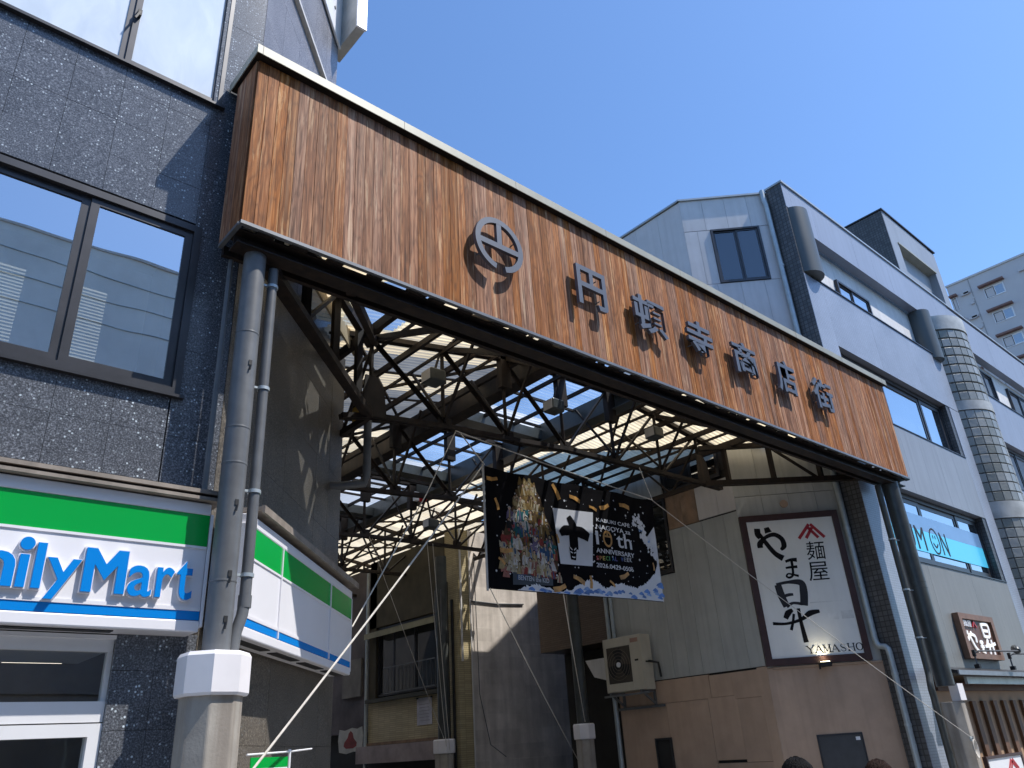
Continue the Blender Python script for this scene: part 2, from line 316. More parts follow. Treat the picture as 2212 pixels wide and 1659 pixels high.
# ---------------------------------------------------------------- ground
tag(obj('ground', MB().box(-420, 480, -420, 480, -.6, -.012), ASPH), kind='structure')
tag(obj('street', MB().box(-200, 200, -8.2, -2.1, -.012, 0), ASPH), kind='structure')
tag(obj('pavement', MB().box(-200, 200, -2.0, .688, -.01, .12), PAVE), kind='structure')
tag(obj('arcade_walkway', MB().box(2.6, 15.0, .69, 60, -.01, .105), PAVE), kind='structure')

# ---------------------------------------------------------------- left granite building
YF = .69
F0 = frame(0, YF, 0)                   # facade: local x = world x, local y = into the wall
C45 = frame(2.52, YF, 45.9)            # chamfered corner wall facing the arcade
lb = thing('granite_building', (0, 2, 0), 'dark speckled granite building on the left with windows above the green striped shop sign', 'building')
obj('wall', MB().box(-6, 2.50, YF + .06, 1.6, 2.62, 4.76).box(-6, 2.50, YF + .06, 1.6, 6.60, 8.29).box(-6, 2.50, YF + .06, 1.6, 10.4, 13)
    .box(2.10, 2.50, YF + .06, 1.6, 0, 2.62).box(2.10, 2.50, YF + .06, 1.6, 4.76, 6.60).box(2.12, 2.50, YF + .06, 1.6, 8.29, 10.4)
    .box(-6, 2.4, 1.9, 9, 2.9, 12.9), DARK, lb)
def panels(parent, fr, x0, x1, z0, z1, dx, dz, mat, name='granite_panel', t=.03, gap=.0035, x_off=0, z_off=0, y=0, jit=.0015):
    xs = [x0]; x = x0 + (x_off or dx)
    while x < x1 - .04: xs.append(x); x += dx
    xs.append(x1); zs = [z0]; z_ = z0 + (z_off or dz)
    while z_ < z1 - .04: zs.append(z_); z_ += dz
    zs.append(z1); cache = {}
    for i in range(len(xs) - 1):
        for k in range(len(zs) - 1):
            w_ = xs[i + 1] - xs[i] - gap; h = zs[k + 1] - zs[k] - gap; key = (round(w_, 3), round(h, 3)); yj = random.uniform(-jit, jit)
            W = fr @ Matrix.Translation(((xs[i] + xs[i + 1]) / 2, y + t / 2 + yj, zs[k] + gap / 2))
            if key in cache: inst(cache[key], parent, W, name)
            else:
                o = obj(name, MB().box(-w_ / 2, w_ / 2, -t / 2, t / 2, 0, h), mat, parent); place(o, parent, W); cache[key] = o
panels(lb, F0, -.70, 2.03, 6.66, 8.27, .4525, .44, GRAN, x_off=.03 + .452, z_off=.44)
panels(lb, F0, -.70, 2.02, 3.80, 4.72, .4575, .44, GRAN, x_off=.43, z_off=.10)
panels(lb, F0, 2.03, 2.51, 3.80, 13.0, .48, .44, GRAN, z_off=.10)
panels(lb, F0, -.70, 2.03, 10.45, 13.0, .4525, .44, GRAN)
panels(lb, F0, 1.88, 2.51, 0, 2.64, .315, .43, GRAN, z_off=.2)
# joints backing behind the panels is the wall itself; chamfer wall with honed granite
obj('wall', MB().box(0, 4.42, .05, .5, 0, 8.6).box(0, 3.12, .05, .6, 8.6, 15), DARK, lb, C45)
panels(lb, C45, .02, 4.42, .0, 8.6, .62, .90, GRAN2, y=.015, jit=.001)
panels(lb, C45, .02, 3.12, 8.6, 15.0, .62, .90, GRANU, y=.015, jit=.001, z_off=.62)
obj('ledge', MB().box(.0, 3.13, -.05, .02, 11.50, 11.56), OFFW, lb, C45)
bal = obj('balcony', MB().box(2.0, 3.10, -.04, .0, 13.02, 17), WHITE, lb, C45, bevel=.01)
for k in range(4): obj('bolt', MB().tube([(2.62, -.055, 13.5 + .45 * k), (2.62, -.041, 13.5 + .45 * k)], .03, 8), STEELG, bal, C45)
obj('balcony_fin', MB().box(4.69, 4.86, 2.33, 3.2, 13.08, 17), M('shaded fin render', (.42, .41, .38), .7), bal); obj('fin_edge', MB().box(4.68, 4.87, 2.29, 2.33, 13.06, 17), WHITE, bal)  # the fin's side shade is put into its greyer render colour
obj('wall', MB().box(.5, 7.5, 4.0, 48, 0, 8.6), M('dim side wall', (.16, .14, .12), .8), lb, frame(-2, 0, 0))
# window reveals and windows
def sash_window(parent, fr, x0, x1, z0, z1, splits, fmat, gmat, fw=.06, dep=.10, y=.0, stiles=.05, name='window', sill=None):
    """outer frame + one sash per split; the panes are sub-parts"""
    f = MB().box(x0, x0 + fw, y, y + dep, z0, z1).box(x1 - fw, x1, y, y + dep, z0, z1).box(x0 + fw, x1 - fw, y, y + dep, z0, z0 + fw).box(x0 + fw, x1 - fw, y, y + dep, z1 - fw, z1)
    xs = [x0 + fw] + list(splits) + [x1 - fw]
    for i in range(len(xs) - 1):
        a, b = xs[i], xs[i + 1]; yo = y + (.03 if i % 2 else .05); s_ = stiles
        f.box(a, a + s_, yo, yo + .035, z0 + fw, z1 - fw).box(b - s_, b, yo, yo + .035, z0 + fw, z1 - fw)
        f.box(a + s_, b - s_, yo, yo + .035, z0 + fw, z0 + fw + s_).box(a + s_, b - s_, yo, yo + .035, z1 - fw - s_, z1 - fw)
    wnd = obj(name, f, fmat, parent, fr)
    for i in range(len(xs) - 1):
        yo = y + (.045 if i % 2 else .065)
        obj('pane', MB().box(xs[i] + stiles - .004, xs[i + 1] - stiles + .004, yo, yo + .006, z0 + fw + stiles - .004, z1 - fw - stiles + .004), gmat, wnd, fr)
    if sill: obj('sill', MB().box(x0 - .03, x1 + .03, y - sill, y + dep, z0 - .03, z0 - .002), fmat, wnd, fr)
    return wnd
m, nt, ns, ln, bs = newmat('frosted window film')
mp = coords(nt, (2.2, 1, .9)); n1 = N(nt, 'ShaderNodeTexNoise', Scale=1.6, Detail=4.0, Distortion=.7); ln.new(mp.outputs[0], n1.inputs['Vector'])
ln.new(ramp(nt, n1.outputs['Fac'], [(.3, (.62, .69, .76)), (.7, (.74, .80, .86))]).outputs[0], bs.inputs['Base Color']); bs.inputs['Roughness'].default_value = .09; bumpn(nt, bs, n1.outputs['Fac'], .22, .02)
bs.inputs['Specular IOR Level'].default_value = .9
FILM = m
up = sash_window(lb, F0, -1.6, 2.12, 8.29, 10.42, (1.10,), BRONZE, FILM, .045, .13, -.01, .06, sill=.05)
hd = obj('window_latch', MB().box(1.12, 1.16, -.03, .03, 9.02, 9.10).beam((1.14, -.035, 9.06), (1.10, -.045, 8.93), .02, .02), BLACK, up, F0)
lw = sash_window(lb, F0, -2.4, 2.10, 4.73, 6.63, (1.08,), BRONZE, LGLASS, .075, .14, -.012, .075, sill=.045)
obj('window_reveal', MB().box(-2.4, 2.14, .02, .3, 6.612, 6.64), BLACK, lb, F0)
SLAT = M('cream blind slats', (.80, .78, .66), .6, 0, .03, 2, .04)
for bx0, bx1, dz in ((-.2, .74, 0), (1.17, 1.42, 0)):
    bl = MB(); z_ = 4.86
    while z_ < 5.75:
        bl.hexa([(bx0, .33, z_), (bx1, .33, z_), (bx1, .342, z_ + .027), (bx0, .342, z_ + .027), (bx0, .332, z_), (bx1, .332, z_), (bx1, .344, z_ + .027), (bx0, .344, z_ + .027)]); z_ += .034
    tag(obj('window_blind', bl, SLAT, lb, F0), kind='stuff')
obj('room', MB().box(-2.4, 2.0, 1.2, 1.25, 4.7, 6.7).box(-2.4, 2.0, .2, 1.2, 4.62, 4.7).box(-2.4, 2.0, .2, 1.2, 6.66, 6.7), M('office room', (.50, .52, .52), .8), lb, F0)
# shop front: canopy flashing, soffit, transom window and door
obj('canopy_flashing', MB().box(-6, 2.50, -.30, .02, 3.70, 3.712).box(-6, 2.50, -.32, -.30, 3.70, 3.728).box(-6, 2.50, -.32, .02, 3.755, 3.79), TANF, lb, F0); obj('canopy_joint', MB().box(-6, 2.49, -.29, .02, 3.7125, 3.7545), STEEL, lb, F0)
obj('canopy_flashing', MB().box(.25, 4.05, -.36, .01, 3.76, 3.80).box(.25, 4.05, -.39, -.36, 3.74, 3.81), TANF, lb, C45)
obj('soffit', MB().box(-6, 2.02, .0, 1.6, 2.58, 2.61), WHITE, lb, F0)
sf = obj('shop_front', MB().box(-6, 1.88, .04, .14, 2.49, 2.58).box(-6, 1.88, .03, .15, 1.985, 2.13).box(1.85, 1.885, .05, .13, 2.13, 2.49).box(1.79, 1.88, .02, .14, 0, 1.975).box(-6, 1.79, .02, .14, 1.885, 1.975).box(.7, .78, .02, .14, 0, 1.885), WHITE, lb, F0)
obj('pane', MB().box(-6, 1.85, .085, .093, 2.13, 2.49), DGLASS, sf, F0)
obj('pane', MB().box(.78, 1.79, .075, .083, 0, 1.885), DGLASS, sf, F0)
obj('pane', MB().box(-6, .70, .075, .083, 0, 1.885), DGLASS, sf, F0)
obj('shop_interior', MB().box(-6, 3.7, 5.3, 5.4, 0, 2.9).beam((1.95, .26, 1.45), (3.65, 2.2, 1.45), .05, 2.9).box(3.6, 3.7, 2.2, 5.3, 0, 2.9).prism([(-6, .2), (1.9, .2), (3.7, 2.2), (3.7, 5.4), (-6, 5.4)], 2.9, 2.95, lambda a, b, d: (a, b, d)).box(-3, 1.7, 3.6, 4.0, 0, 2.0), M('shop interior', (.16, .155, .14), .8), lb, F0)
obj('price_board', MB().box(-1, 1.3, 3.5, 3.55, 2.05, 2.25, 0).box(-1, 1.3, 3.5, 3.55, 2.25, 2.55, 1), [M('yellow board', (.62, .42, .03), .5), M('green board', (.01, .12, .04), .5)], lb, F0)
TUBE = m_emit('fluorescent tube', (1, .90, .68), 3)
for x_, y_, h_, z_ in ((1.85, 2.6, .27, 2.70), (2.80, 4.7, .34, 2.65), (.9, 4.7, .34, 2.65), (.6, 2.6, .3, 2.7)): obj('ceiling_tube_light', MB().box(x_ - h_, x_ + h_, y_, y_ + .05, z_, z_ + .04), TUBE, lb, F0)

# ---------------------------------------------------------------- shop signs (front and chamfer)
def sign_bands(root, fr, x0, x1, splits, y):
    zs = (2.66, 2.715, 2.785, 2.815, 3.295, 3.315, 3.585)
    xs = [x0] + splits + [x1]
    for i in range(len(xs) - 1):
        a, b = xs[i] + .006, xs[i + 1] - .006
        obj('green_band', MB().box(a, b, y, y + .10, zs[5], zs[6]), GREENP, root, fr)
        obj('white_band', MB().box(a, b, y + .004, y + .10, zs[3], zs[4]), WFILM, root, fr)
        obj('blue_band', MB().box(a, b, y, y + .10, zs[1], zs[2]), BLUEP, root, fr)
        for za_, zb__ in ((zs[4], zs[5]), (zs[2], zs[3])): obj('trim', MB().box(a, b, y - .006, y + .10, za_, zb__), WFILM, root, fr)
        if i: obj('joint_strip', MB().box(xs[i] - .012, xs[i] + .012, y - .012, y + .1, zs[1], zs[6]), WFILM, root, fr)
    obj('case', MB().box(x0 - .03, x0, y - .005, y + .28, zs[0], 3.60).box(x1, x1 + .03, y - .005, y + .28, zs[0], 3.60).box(x0, x1, y - .005, y + .28, zs[0] - .04, zs[0] + .052).box(x0, x1, y - .005, y + .28, 3.586, 3.69).box(x0, x1, y + .1, y + .28, zs[1], 3.586), WFILM, root, fr, bevel=.012)
    x = x0 + .25
    while x < x1 - .6:
        obj('light_slot', MB().box(x, x + .75, y + .07, y + .17, 2.612, 2.624), BLACK, root, fr); x += .95
s1 = thing('shop_sign', (1, .45, 2.65), 'white shop sign with green and blue stripes and big blue letters, facing the street', 'sign')
sign_bands(s1, I4, -3.0, 2.42, [], .44)
glyph = [('F', -1.16, -.86, 0, 1), ('a', -.82, -.58, 0, .72), ('m', -.53, -.14, 0, .72)]
LX = dict(i1=(1.055, 1.145), l=(1.165, 1.235))
# the word fitted letter by letter to its measured places
for ch, x0, x1, z0, z1 in (('F', -.02, .16, 2.865, 3.19), ('a', .185, .375, 2.86, 3.10), ('m', .62, 1.045, 2.87, 3.115), ('ı', 1.065, 1.125, 2.87, 3.105), ('l', 1.165, 1.225, 2.87, 3.20),
                           ('y', 1.245, 1.475, 2.80, 3.10), ('a', 1.82, 2.0, 2.862, 3.10), ('r', 2.03, 2.165, 2.868, 3.105), ('t', 2.185, 2.315, 2.86, 3.17)):
    mbk = text_mb(ch, (x0 - .012, x1 + .012, z0 - .012, z1 + .012), .405, .425, offset=.012)
    mbf = text_mb(ch, (x0, x1, z0, z1), .396, .405, offset=.012)
    le = obj('letter', mbf, BLUEP, s1); obj('letter_back', text_mb(ch, (x0 - .008, x1 + .008, z0 - .01, z1 + .006), .406, .443, offset=.018), WFILM, le)
for yy0, yy1, ex, mt_, nm in ((.396, .405, 0, BLUEP, 'letter'), (.406, .443, .009, WFILM, 'letter_back')):
    g = MB()
    poly = [(1.495 - ex, 2.87 - ex), (1.565 + ex, 2.87 - ex), (1.565 + ex, 3.08 - ex), (1.6475, 2.965 - ex), (1.73 - ex, 3.08 - ex), (1.73 - ex, 2.87 - ex), (1.80 + ex, 2.87 - ex), (1.80 + ex, 3.20 + ex), (1.725, 3.20 + ex), (1.6475, 3.085 + ex), (1.57, 3.20 + ex), (1.495 - ex, 3.20 + ex)]
    g.prism(poly, yy0, yy1, lambda a, b, d: (a, d, b))
    lm_ = obj(nm, g, mt_, s1 if nm == 'letter' else lm_)
dt = obj('letter', MB().tube([(1.097, .396, 3.185), (1.097, .405, 3.185)], .048, 20), BLUEP, s1); obj('letter_back', MB().tube([(1.097, .406, 3.184), (1.097, .443, 3.184)], .054, 20), WFILM, dt)
s2 = thing('shop_sign', (3.9, 1.8, 2.65), 'plain white shop sign with green and blue stripes on the angled corner wall', 'sign')
sign_bands(s2, C45, .06, 3.95, [1.03, 2.88], -.32)
# flag under the corner sign
fl = thing('shop_flag', (3.05, .78, 1.0), 'small green and white flag on a white pole below the corner sign', 'flag')
obj('cloth', MB().box(.02, .95, -.52, -.515, .9, 1.60, 0).box(.02, .95, -.521, -.514, 1.60, 1.68, 1), [WFILM, GREENP], fl, C45)
obj('pole', MB().tube([(-.05, -.51, 1.70), (1.0, -.51, 1.72), (1.75, -.50, 1.745)], .008, 8).tube([(1.02, -.51, 0), (1.02, -.51, 1.74)], .014, 8), WHITE, fl, C45)

# ---------------------------------------------------------------- timber signboard over the arcade mouth
sb = thing('arcade_signboard', (9.6, .25, 6.3), 'long cedar plank signboard with grey steel characters spanning the arcade mouth', 'signboard')
PX0, PX1, PZ0, PZ1 = 2.235, 16.945, 6.375, 8.515
NP = 121; pw = (PX1 - PX0) / NP
pl = None
for k in range(NP):
    W = Matrix.Translation((PX0 + pw * (k + .5), .010 + random.uniform(-.0025, .0025), PZ0))
    if pl is None:
        pl = obj('plank', MB().box(-pw / 2 + .0013, pw / 2 - .0013, -.010, .010, 0, PZ1 - PZ0), WOOD, sb, bevel=.003); place(pl, sb, W)
    else: inst(pl, sb, W, 'plank')
for k in range(4):
    for xx, sg in ((PX0 - .004, 1), (PX1 + .004, 1)):
        inst(pl, sb, Matrix.Translation((xx, .026 + .122 * (k + .5), PZ0)) @ Matrix.Rotation(R(90), 4, 'Z'), 'plank')
obj('backing', MB().box(PX0 + .01, PX1 - .01, .022, .03, PZ0, PZ1).box(PX0 + .008, PX0 + .02, .03, .5, PZ0, PZ1).box(PX1 - .02, PX1 - .008, .03, .5, PZ0, PZ1), DARK, sb)
cp = obj('cap', MB().box(PX0 - .06, PX1 + .06, -.085, .66, 8.635, 8.65).box(PX0 - .06, PX1 + .06, -.085, -.075, 8.53, 8.635).box(PX0 - .06, PX0 - .05, -.075, .66, 8.53, 8.635).box(PX1 + .05, PX1 + .06, -.075, .66, 8.53, 8.635), CAPM, sb)
x = PX0
while x < PX1: obj('cap_seam', MB().box(x, x + .006, -.0875, -.0852, 8.53, 8.652), TANF, cp); x += 1.82
obj('cap_soffit', MB().box(PX0 - .045, PX1 + .045, -.07, .62, 8.532, 8.548), STEEL, sb)
obj('flashing', MB().box(PX0 - .012, PX1 + .012, -.022, .028, 6.335, 6.372).box(PX0 - .022, PX0 + .02, .028, .50, 6.335, 6.372).box(PX1 - .02, PX1 + .022, .028, .5, 6.335, 6.372), M('grey bottom flashing', (.17, .175, .185), .4, .3, .12, 3), sb)
obj('frame_beam', MB().box(PX0 + .02, PX1 - .02, .10, .30, 6.20, 6.215).box(PX0 + .02, PX1 - .02, .075, .30, 6.33, 6.345).box(PX0 + .02, PX1 - .02, .19, .21, 6.215, 6.33), STEEL, sb)
obj('frame_beam', MB().box(PX0 + .02, PX1 - .02, .42, .50, 8.40, 8.50).box(PX0 + .02, PX1 - .02, .44, .50, 6.24, 6.34), STEEL, sb)
tie = None
for k in range(34):
    W = Matrix.Translation((PX0 + .2 + k * .44 + random.uniform(-.1, .1), .055, 6.335))
    if tie is None: tie = obj('tie_plate', MB().box(-.09, .09, -.04, .045, 0, .03), STEEL, sb); place(tie, sb, W)
    else: inst(tie, sb, W, 'tie_plate')
for k in range(9):
    xx = PX0 + .6 + k * 1.68; obj('frame_upright', MB().box(xx - .04, xx + .04, .43, .5, 6.35, 8.4), STEEL, sb)
# emblem: ring open at the bottom, cross bar and upright
YL0, YL1 = -.135, -.085
em = MB(); cx, cz, ro, ri = 5.465, 7.395, .395, .315
def arc(a0, a1, n=28):
    for k in range(n):
        t0 = R(a0 + (a1 - a0) * k / n); t1 = R(a0 + (a1 - a0) * (k + 1) / n)
        q = [(cx + r_ * math.cos(t), cz + r_ * math.sin(t)) for t, r_ in ((t0, ri), (t0, ro), (t1, ro), (t1, ri))]
        em.hexa([(a, YL0, b) for a, b in q] + [(a, YL1, b) for a, b in q])
arc(-78, 258, 44)
em.box(cx - .325, cx + .325, YL0 + .001, YL1, cz - .065, cz + .015).box(cx - .04, cx + .04, YL0 + .001, YL1, cz + .015, cz + .33)
e_ = obj('emblem', em, LETT, sb)
for a in (30, 150, 215, 325): obj('stand_off', MB().tube([(cx + .35 * math.cos(R(a)), YL1, cz + .35 * math.sin(R(a))), (cx + .35 * math.cos(R(a)), .0, cz + .35 * math.sin(R(a)))], .010, 6), STEELG, e_)
for ch, x0, x1, z0, z1 in (('円', 6.87, 7.46, 7.06, 7.70), ('頓', 8.06, 8.81, 7.06, 7.68), ('寺', 9.34, 10.02, 7.07, 7.69), ('商', 10.60, 11.31, 7.08, 7.70), ('店', 11.95, 12.60, 7.08, 7.74), ('街', 13.22, 13.97, 7.08, 7.72)):
    o = obj('sign_character', text_mb(ch, (x0, x1, z0, z1), YL0, YL1, offset=.018), LETT, sb)
    for px, pz in ((.2, .25), (.8, .3), (.25, .85), (.75, .8)):
        obj('stand_off', MB().tube([(x0 + (x1 - x0) * px, YL1, z0 + (z1 - z0) * pz), (x0 + (x1 - x0) * px, .0, z0 + (z1 - z0) * pz)], .009, 6), STEELG, o)

# ---------------------------------------------------------------- posts
def post(name, x, y, r, ztop, zcap, label, mat, capfull=True, rb=.235, rc=.275):
    t = thing(name, (x, y, 0), label, 'post', 'posts carrying the arcade roof')
    st = obj('shaft', MB().lathe([(r, zcap - .02), (r, 4.0), (r, 4.02), (r * .995, ztop)], (x, y), 24), mat, t, smooth=True)
    for z_ in (zcap + .55, zcap + 1.9, ztop - .9, ztop - 2.2): obj('weld_seam', MB().lathe([(r + .002, z_), (r + .004, z_ + .008), (r + .002, z_ + .016)], (x, y), 24), mat, st, smooth=True)
    ba = obj('base', MB().lathe([(rb, 0), (rb, zcap - .3)], (x, y), 8, ang=.5), CONC, t, bevel=.012)
    if capfull: obj('base_cap', MB().lathe([(rc - .012, zcap - .32), (rc, zcap - .30), (rc, zcap - .03), (rc - .02, zcap)], (x, y), 8, ang=.5), CAPW, t)
    return t, st
pL, stL = post('arcade_post', 2.505, .25, .108, 6.20, 2.435, 'grey round post on a concrete base with white octagonal cap beside the shop sign', STEELG)
# chipped bracket scars
for z_ in (3.02, 2.66, 4.95, 3.62): obj('bracket_scar', MB().box(2.50, 2.53, .135, .15, z_, z_ + .05).beam((2.52, .137, z_), (2.51, .130, z_ - .05), .015, .012), BLACK, stL)
dp = obj('drain_pipe', MB().tube([(2.705, .25, 6.12), (2.705, .25, 2.86), (2.69, .245, 2.74), (2.645, .23, 2.60), (2.63, .225, 2.44)], .048, 14), STEELG, pL, smooth=True)
for z_ in (5.9, 4.78, 3.78, 3.05): obj('pipe_clamp', MB().lathe([(.058, z_), (.058, z_ + .03)], (2.705, .25), 14).beam((2.60, .25, z_ + .015), (2.66, .25, z_ + .015), .02, .02), GALV, dp, smooth=True)
obj('pipe_joint', MB().lathe([(.055, 2.80), (.055, 2.90)], (2.705, .25), 14), STEELG, dp, smooth=True)
obj('conduit', MB().tube([(2.36, .50, 6.3), (2.36, .50, 2.7)], .026, 8), STEELG, pL, smooth=True)
pR, stR = post('arcade_post', 16.50, .25, .165, 6.24, 2.26, 'dark round post with concrete base at the right end of the signboard', STEELD, False, .24)
obj('base_cap', MB().prism([(-.10, -.245), (.16, -.245), (.25, -.14), (.25, .05), (.235, .05), (.235, -.135), (.155, -.232), (-.10, -.232)], 1.975, 2.265, lambda a, b, d: (16.5 + a, .25 + b, d)), CAPW, pR)
dpr = obj('drain_pipe', MB().tube([(16.10, .34, 6.15), (16.10, .34, 2.52), (16.08, .335, 2.42), (15.98, .31, 2.30), (15.96, .31, 2.18), (16.0, .32, 2.05), (16.02, .33, 0.1)], .062, 14), STEELD, pR, smooth=True)
for z_ in (5.0, 4.0, 3.1): obj('pipe_clamp', MB().lathe([(.072, z_), (.072, z_ + .03)], (16.10, .34), 14).beam((16.17, .34, z_ + .015), (16.34, .30, z_ + .015), .02, .02), GALV, dpr, smooth=True)
# meter with coiled cord on the right base
mt = thing('cord_bundle', (16.32, .0, 1.1), 'coiled rope and cord bundle hanging on the right concrete post base', 'rope')
cb_ = MB()
for k in range(6):
    rr = .05 + .012 * k; cb_.tube([(16.33 + rr * .85 * math.cos(t * .5), -.005 - .006 * k, 1.16 + (rr * 1.35) * math.sin(t * .5)) for t in range(14)], .009, 6)
obj('coil', cb_, ROPEM, mt, smooth=True); obj('hook', MB().tube([(16.33, .03, 1.33), (16.33, -.03, 1.33), (16.33, -.035, 1.37)], .012, 6).box(16.30, 16.36, .0, .02, 1.29, 1.37), GALV, mt)
p2, _ = post('arcade_post', 13.82, 7.2, .14, 6.5, 2.08, 'dark inner post with white capped base below the hanging banner', STEELD, True, .22, .26)
p3, _ = post('arcade_post', 12.62, 10.85, .15, 6.5, 1.98, 'dark inner post with white capped base in front of the cream tiled building', STEELD, True, .24, .28)
for zz in (5.15,):
    for xx_, yy_ in ((12.46, 10.92), (12.50, 10.72)): obj('pale_conduit', MB().tube([(xx_, yy_, 4.45), (xx_, yy_, 5.6)], .016, 8), STEELG, p3, smooth=True)

# ---------------------------------------------------------------- arcade roof
ar = thing('arcade_roof', (9.7, 8, 6.2), 'steel trussed arcade roof of corrugated cream and clear sheets behind the signboard', 'roof')
XS = [5.5, 6.83, 8.15, 9.53, 10.89, 12.30, 13.66]
def zb_(x):                                                    # bottom chord height
    pts = [(5.0, 6.02), (5.7, 6.18), (6.83, 6.26), (8.2, 6.34), (9.53, 6.44), (10.9, 6.46), (13.66, 6.50), (14.4, 6.50)]
    for (a, za), (b, zb2) in zip(pts, pts[1:]):
        if a <= x <= b: return za + (zb2 - za) * (x - a) / (b - a)
    return pts[0][1] if x < 5 else 6.5
def zt_(x):                                                    # top chord height
    if x < 8.6: return 7.38 + (x - 5.2) * .165
    if x > 11.0: return 7.94 - (x - 11.0) * .15
    return 7.94
YS = [2.9, 6.3, 9.7, 13.1, 16.5, 19.9]
for ti, Y in enumerate(YS):
    g = MB()
    for s_ in (-.035, .035):
        xs = [5.0] + XS + [14.3]
        for a, b in zip(xs, xs[1:]):
            g.beam((a, Y + s_, zb_(a)), (b, Y + s_, zb_(b)), .05, .075)
        for a, b in ((5.0, 8.6), (8.6, 11.0), (11.0, 14.3)): g.beam((a, Y + s_, zt_(a)), (b, Y + s_, zt_(b)), .05, .08)
    for x in XS: g.box(x - .13, x + .13, Y - .008, Y + .008, zb_(x) - .05, zb_(x) + .16)
    tr = obj('truss', g, STEEL, ar)
    for i, x in enumerate(XS):
        obj('upright', MB().angle((x, Y, zb_(x) + .03), (x, Y, zt_(x)), .07, .012, (0, 1, 0)), STEEL, tr)
        if i < 6:
            x2 = XS[i + 1]
            a, b = ((x, zt_(x)), (x2, zb_(x2))) if i < 3 else ((x, zb_(x)), (x2, zt_(x2)))
            obj('diagonal', MB().angle((a[0], Y, a[1] - .03), (b[0], Y, b[1] + .05), .06, .01, (0, 1, 0)), STEEL, tr)
    for x in (8.15, 9.53, 10.89): obj('monitor_post', MB().box(x - .11, x + .11, Y - .06, Y + .06, 7.28, 7.95), STEEL, tr)
    for x in (5.5, 13.66): obj('gusset', MB().prism([(-.22, -.02), (.22, -.02), (.17, .45), (.05, .62), (-.15, .62)], -.015, .015, lambda a, b, d: (x + a, Y - .05 + d, zb_(x) + b)), STEEL, tr)
# funnel trusses running from the front posts to the first truss
for x0, y0, x1, y1, z0, z1 in ((2.70, .42, 5.45, 2.9, 6.26, 6.14), (16.25, .45, 13.7, 2.9, 6.40, 6.50)):
    g = MB().beam((x0, y0, z0), (x1, y1, z1), .13, .11).beam((x0, y0, 7.25), (x1, y1, 7.3), .10, .10)
    tr = obj('corner_truss', g, STEEL, ar)
    for f in (.3, .58, .85):
        xx, yy = x0 + (x1 - x0) * f, y0 + (y1 - y0) * f
        obj('upright', MB().beam((xx, yy, z0 + (z1 - z0) * f), (xx, yy, 7.27), .09, .09), STEEL, tr)
    obj('diagonal', MB().beam((x0 + (x1 - x0) * .3, y0 + (y1 - y0) * .3, z0), (x0 + (x1 - x0) * .58, y0 + (y1 - y0) * .58, 7.25), .05, .05), STEEL, tr)
obj('corner_truss', MB().beam((2.75, .34, 6.22), (5.45, 2.86, 6.12), .05, .09).beam((3.6, .3, 6.28), (5.5, 2.85, 7.35), .09, .12), STEEL, ar)
# beams running back along the arcade
for x, z_, w_, h in ((5.15, 7.20, .08, .14), (6.2, 7.42, .06, .10), (7.3, 7.60, .06, .10), (8.25, 7.74, .07, .12), (9.4, 7.80, .05, .07), (10.2, 7.80, .05, .07), (11.55, 7.74, .07, .14), (12.5, 7.60, .06, .10), (13.4, 7.48, .06, .10), (14.2, 7.36, .08, .14), (5.65, 7.33, .035, .05), (6.75, 7.53, .035, .05), (7.78, 7.69, .035, .05), (12.02, 7.70, .035, .05), (12.95, 7.56, .035, .05), (13.8, 7.45, .035, .05)):
    obj('purlin', MB().box(x - w_ / 2, x + w_ / 2, .52, 22.2, z_ - h / 2, z_ + h / 2), STEEL, ar)
for x, wd in ((8.66, .10), (11.04, .10)):
    gt = obj('monitor_gutter', MB().box(x - wd / 2, x + wd / 2, .55, 22.2, 7.56, 7.98).box(x - .15, x + .15, .55, 22.2, 7.54, 7.56), STEEL if x < 9 else STEELD, ar)
for Y in (5.1, 8.4, 11.8, 15.2, 18.6):
    obj('cross_gutter', MB().box(8.7, 11.0, Y - .16, Y - .13, 7.62, 7.84).box(8.7, 11.0, Y + .13, Y + .16, 7.62, 7.84).box(8.7, 11.0, Y - .13, Y + .13, 7.62, 7.64), STEELD, ar)
    obj('cross_beam', MB().box(8.72, 11.0, Y + .42, Y + .50, 7.66, 7.80), STEEL, ar)
y_ = .9; gb = None
while y_ < 22:
    for x0, z0, x1, z1 in ((8.72, 7.93, 10.98, 7.93),):
        obj('glazing_bar', MB().beam((x0, y_, z0), (x1, y_, z1), .045, .05), STEEL, ar)
    y_ += 1.02
# braces in the roof plane
for Y in YS[:-1]:
    for xa, xb in ((5.3, 8.2), (14.1, 11.4)):
        obj('roof_brace', MB().beam((xa, Y + .1, zt_(xa) - .04), (xb, Y + 3.3, zt_(xb) - .04), .045, .045).beam((xb, Y + .1, zt_(xb) - .06), (xa, Y + 3.3, zt_(xa) - .06), .045, .045), STEEL, ar)
for Y in (.75, 1.75):
    obj('front_rafter', MB().beam((4.2, Y, zt_(5.2) - .18), (8.6, Y, zt_(8.6)), .06, .09).beam((8.6, Y, 7.94), (11, Y, 7.94), .06, .09).beam((11, Y, 7.94), (14.4, Y, zt_(14.4)), .06, .09), STEEL, ar)
# lattice girders along both sides
for x, sg_ in ((5.5, 1), (13.66, -1)):
    g = MB().beam((x, 2.9, zb_(x) + .02), (x, 19.9, zb_(x) + .02), .07, .09)
    tr = obj('side_girder', g, STEEL, ar)
    for k in range(20):
        ya = 2.9 + k * .85; za, zb9 = (zb_(x), zt_(x) - .1) if k % 2 else (zt_(x) - .1, zb_(x))
        obj('diagonal', MB().beam((x, ya, za), (x, ya + .85, zb9), .04, .04), STEEL, tr)
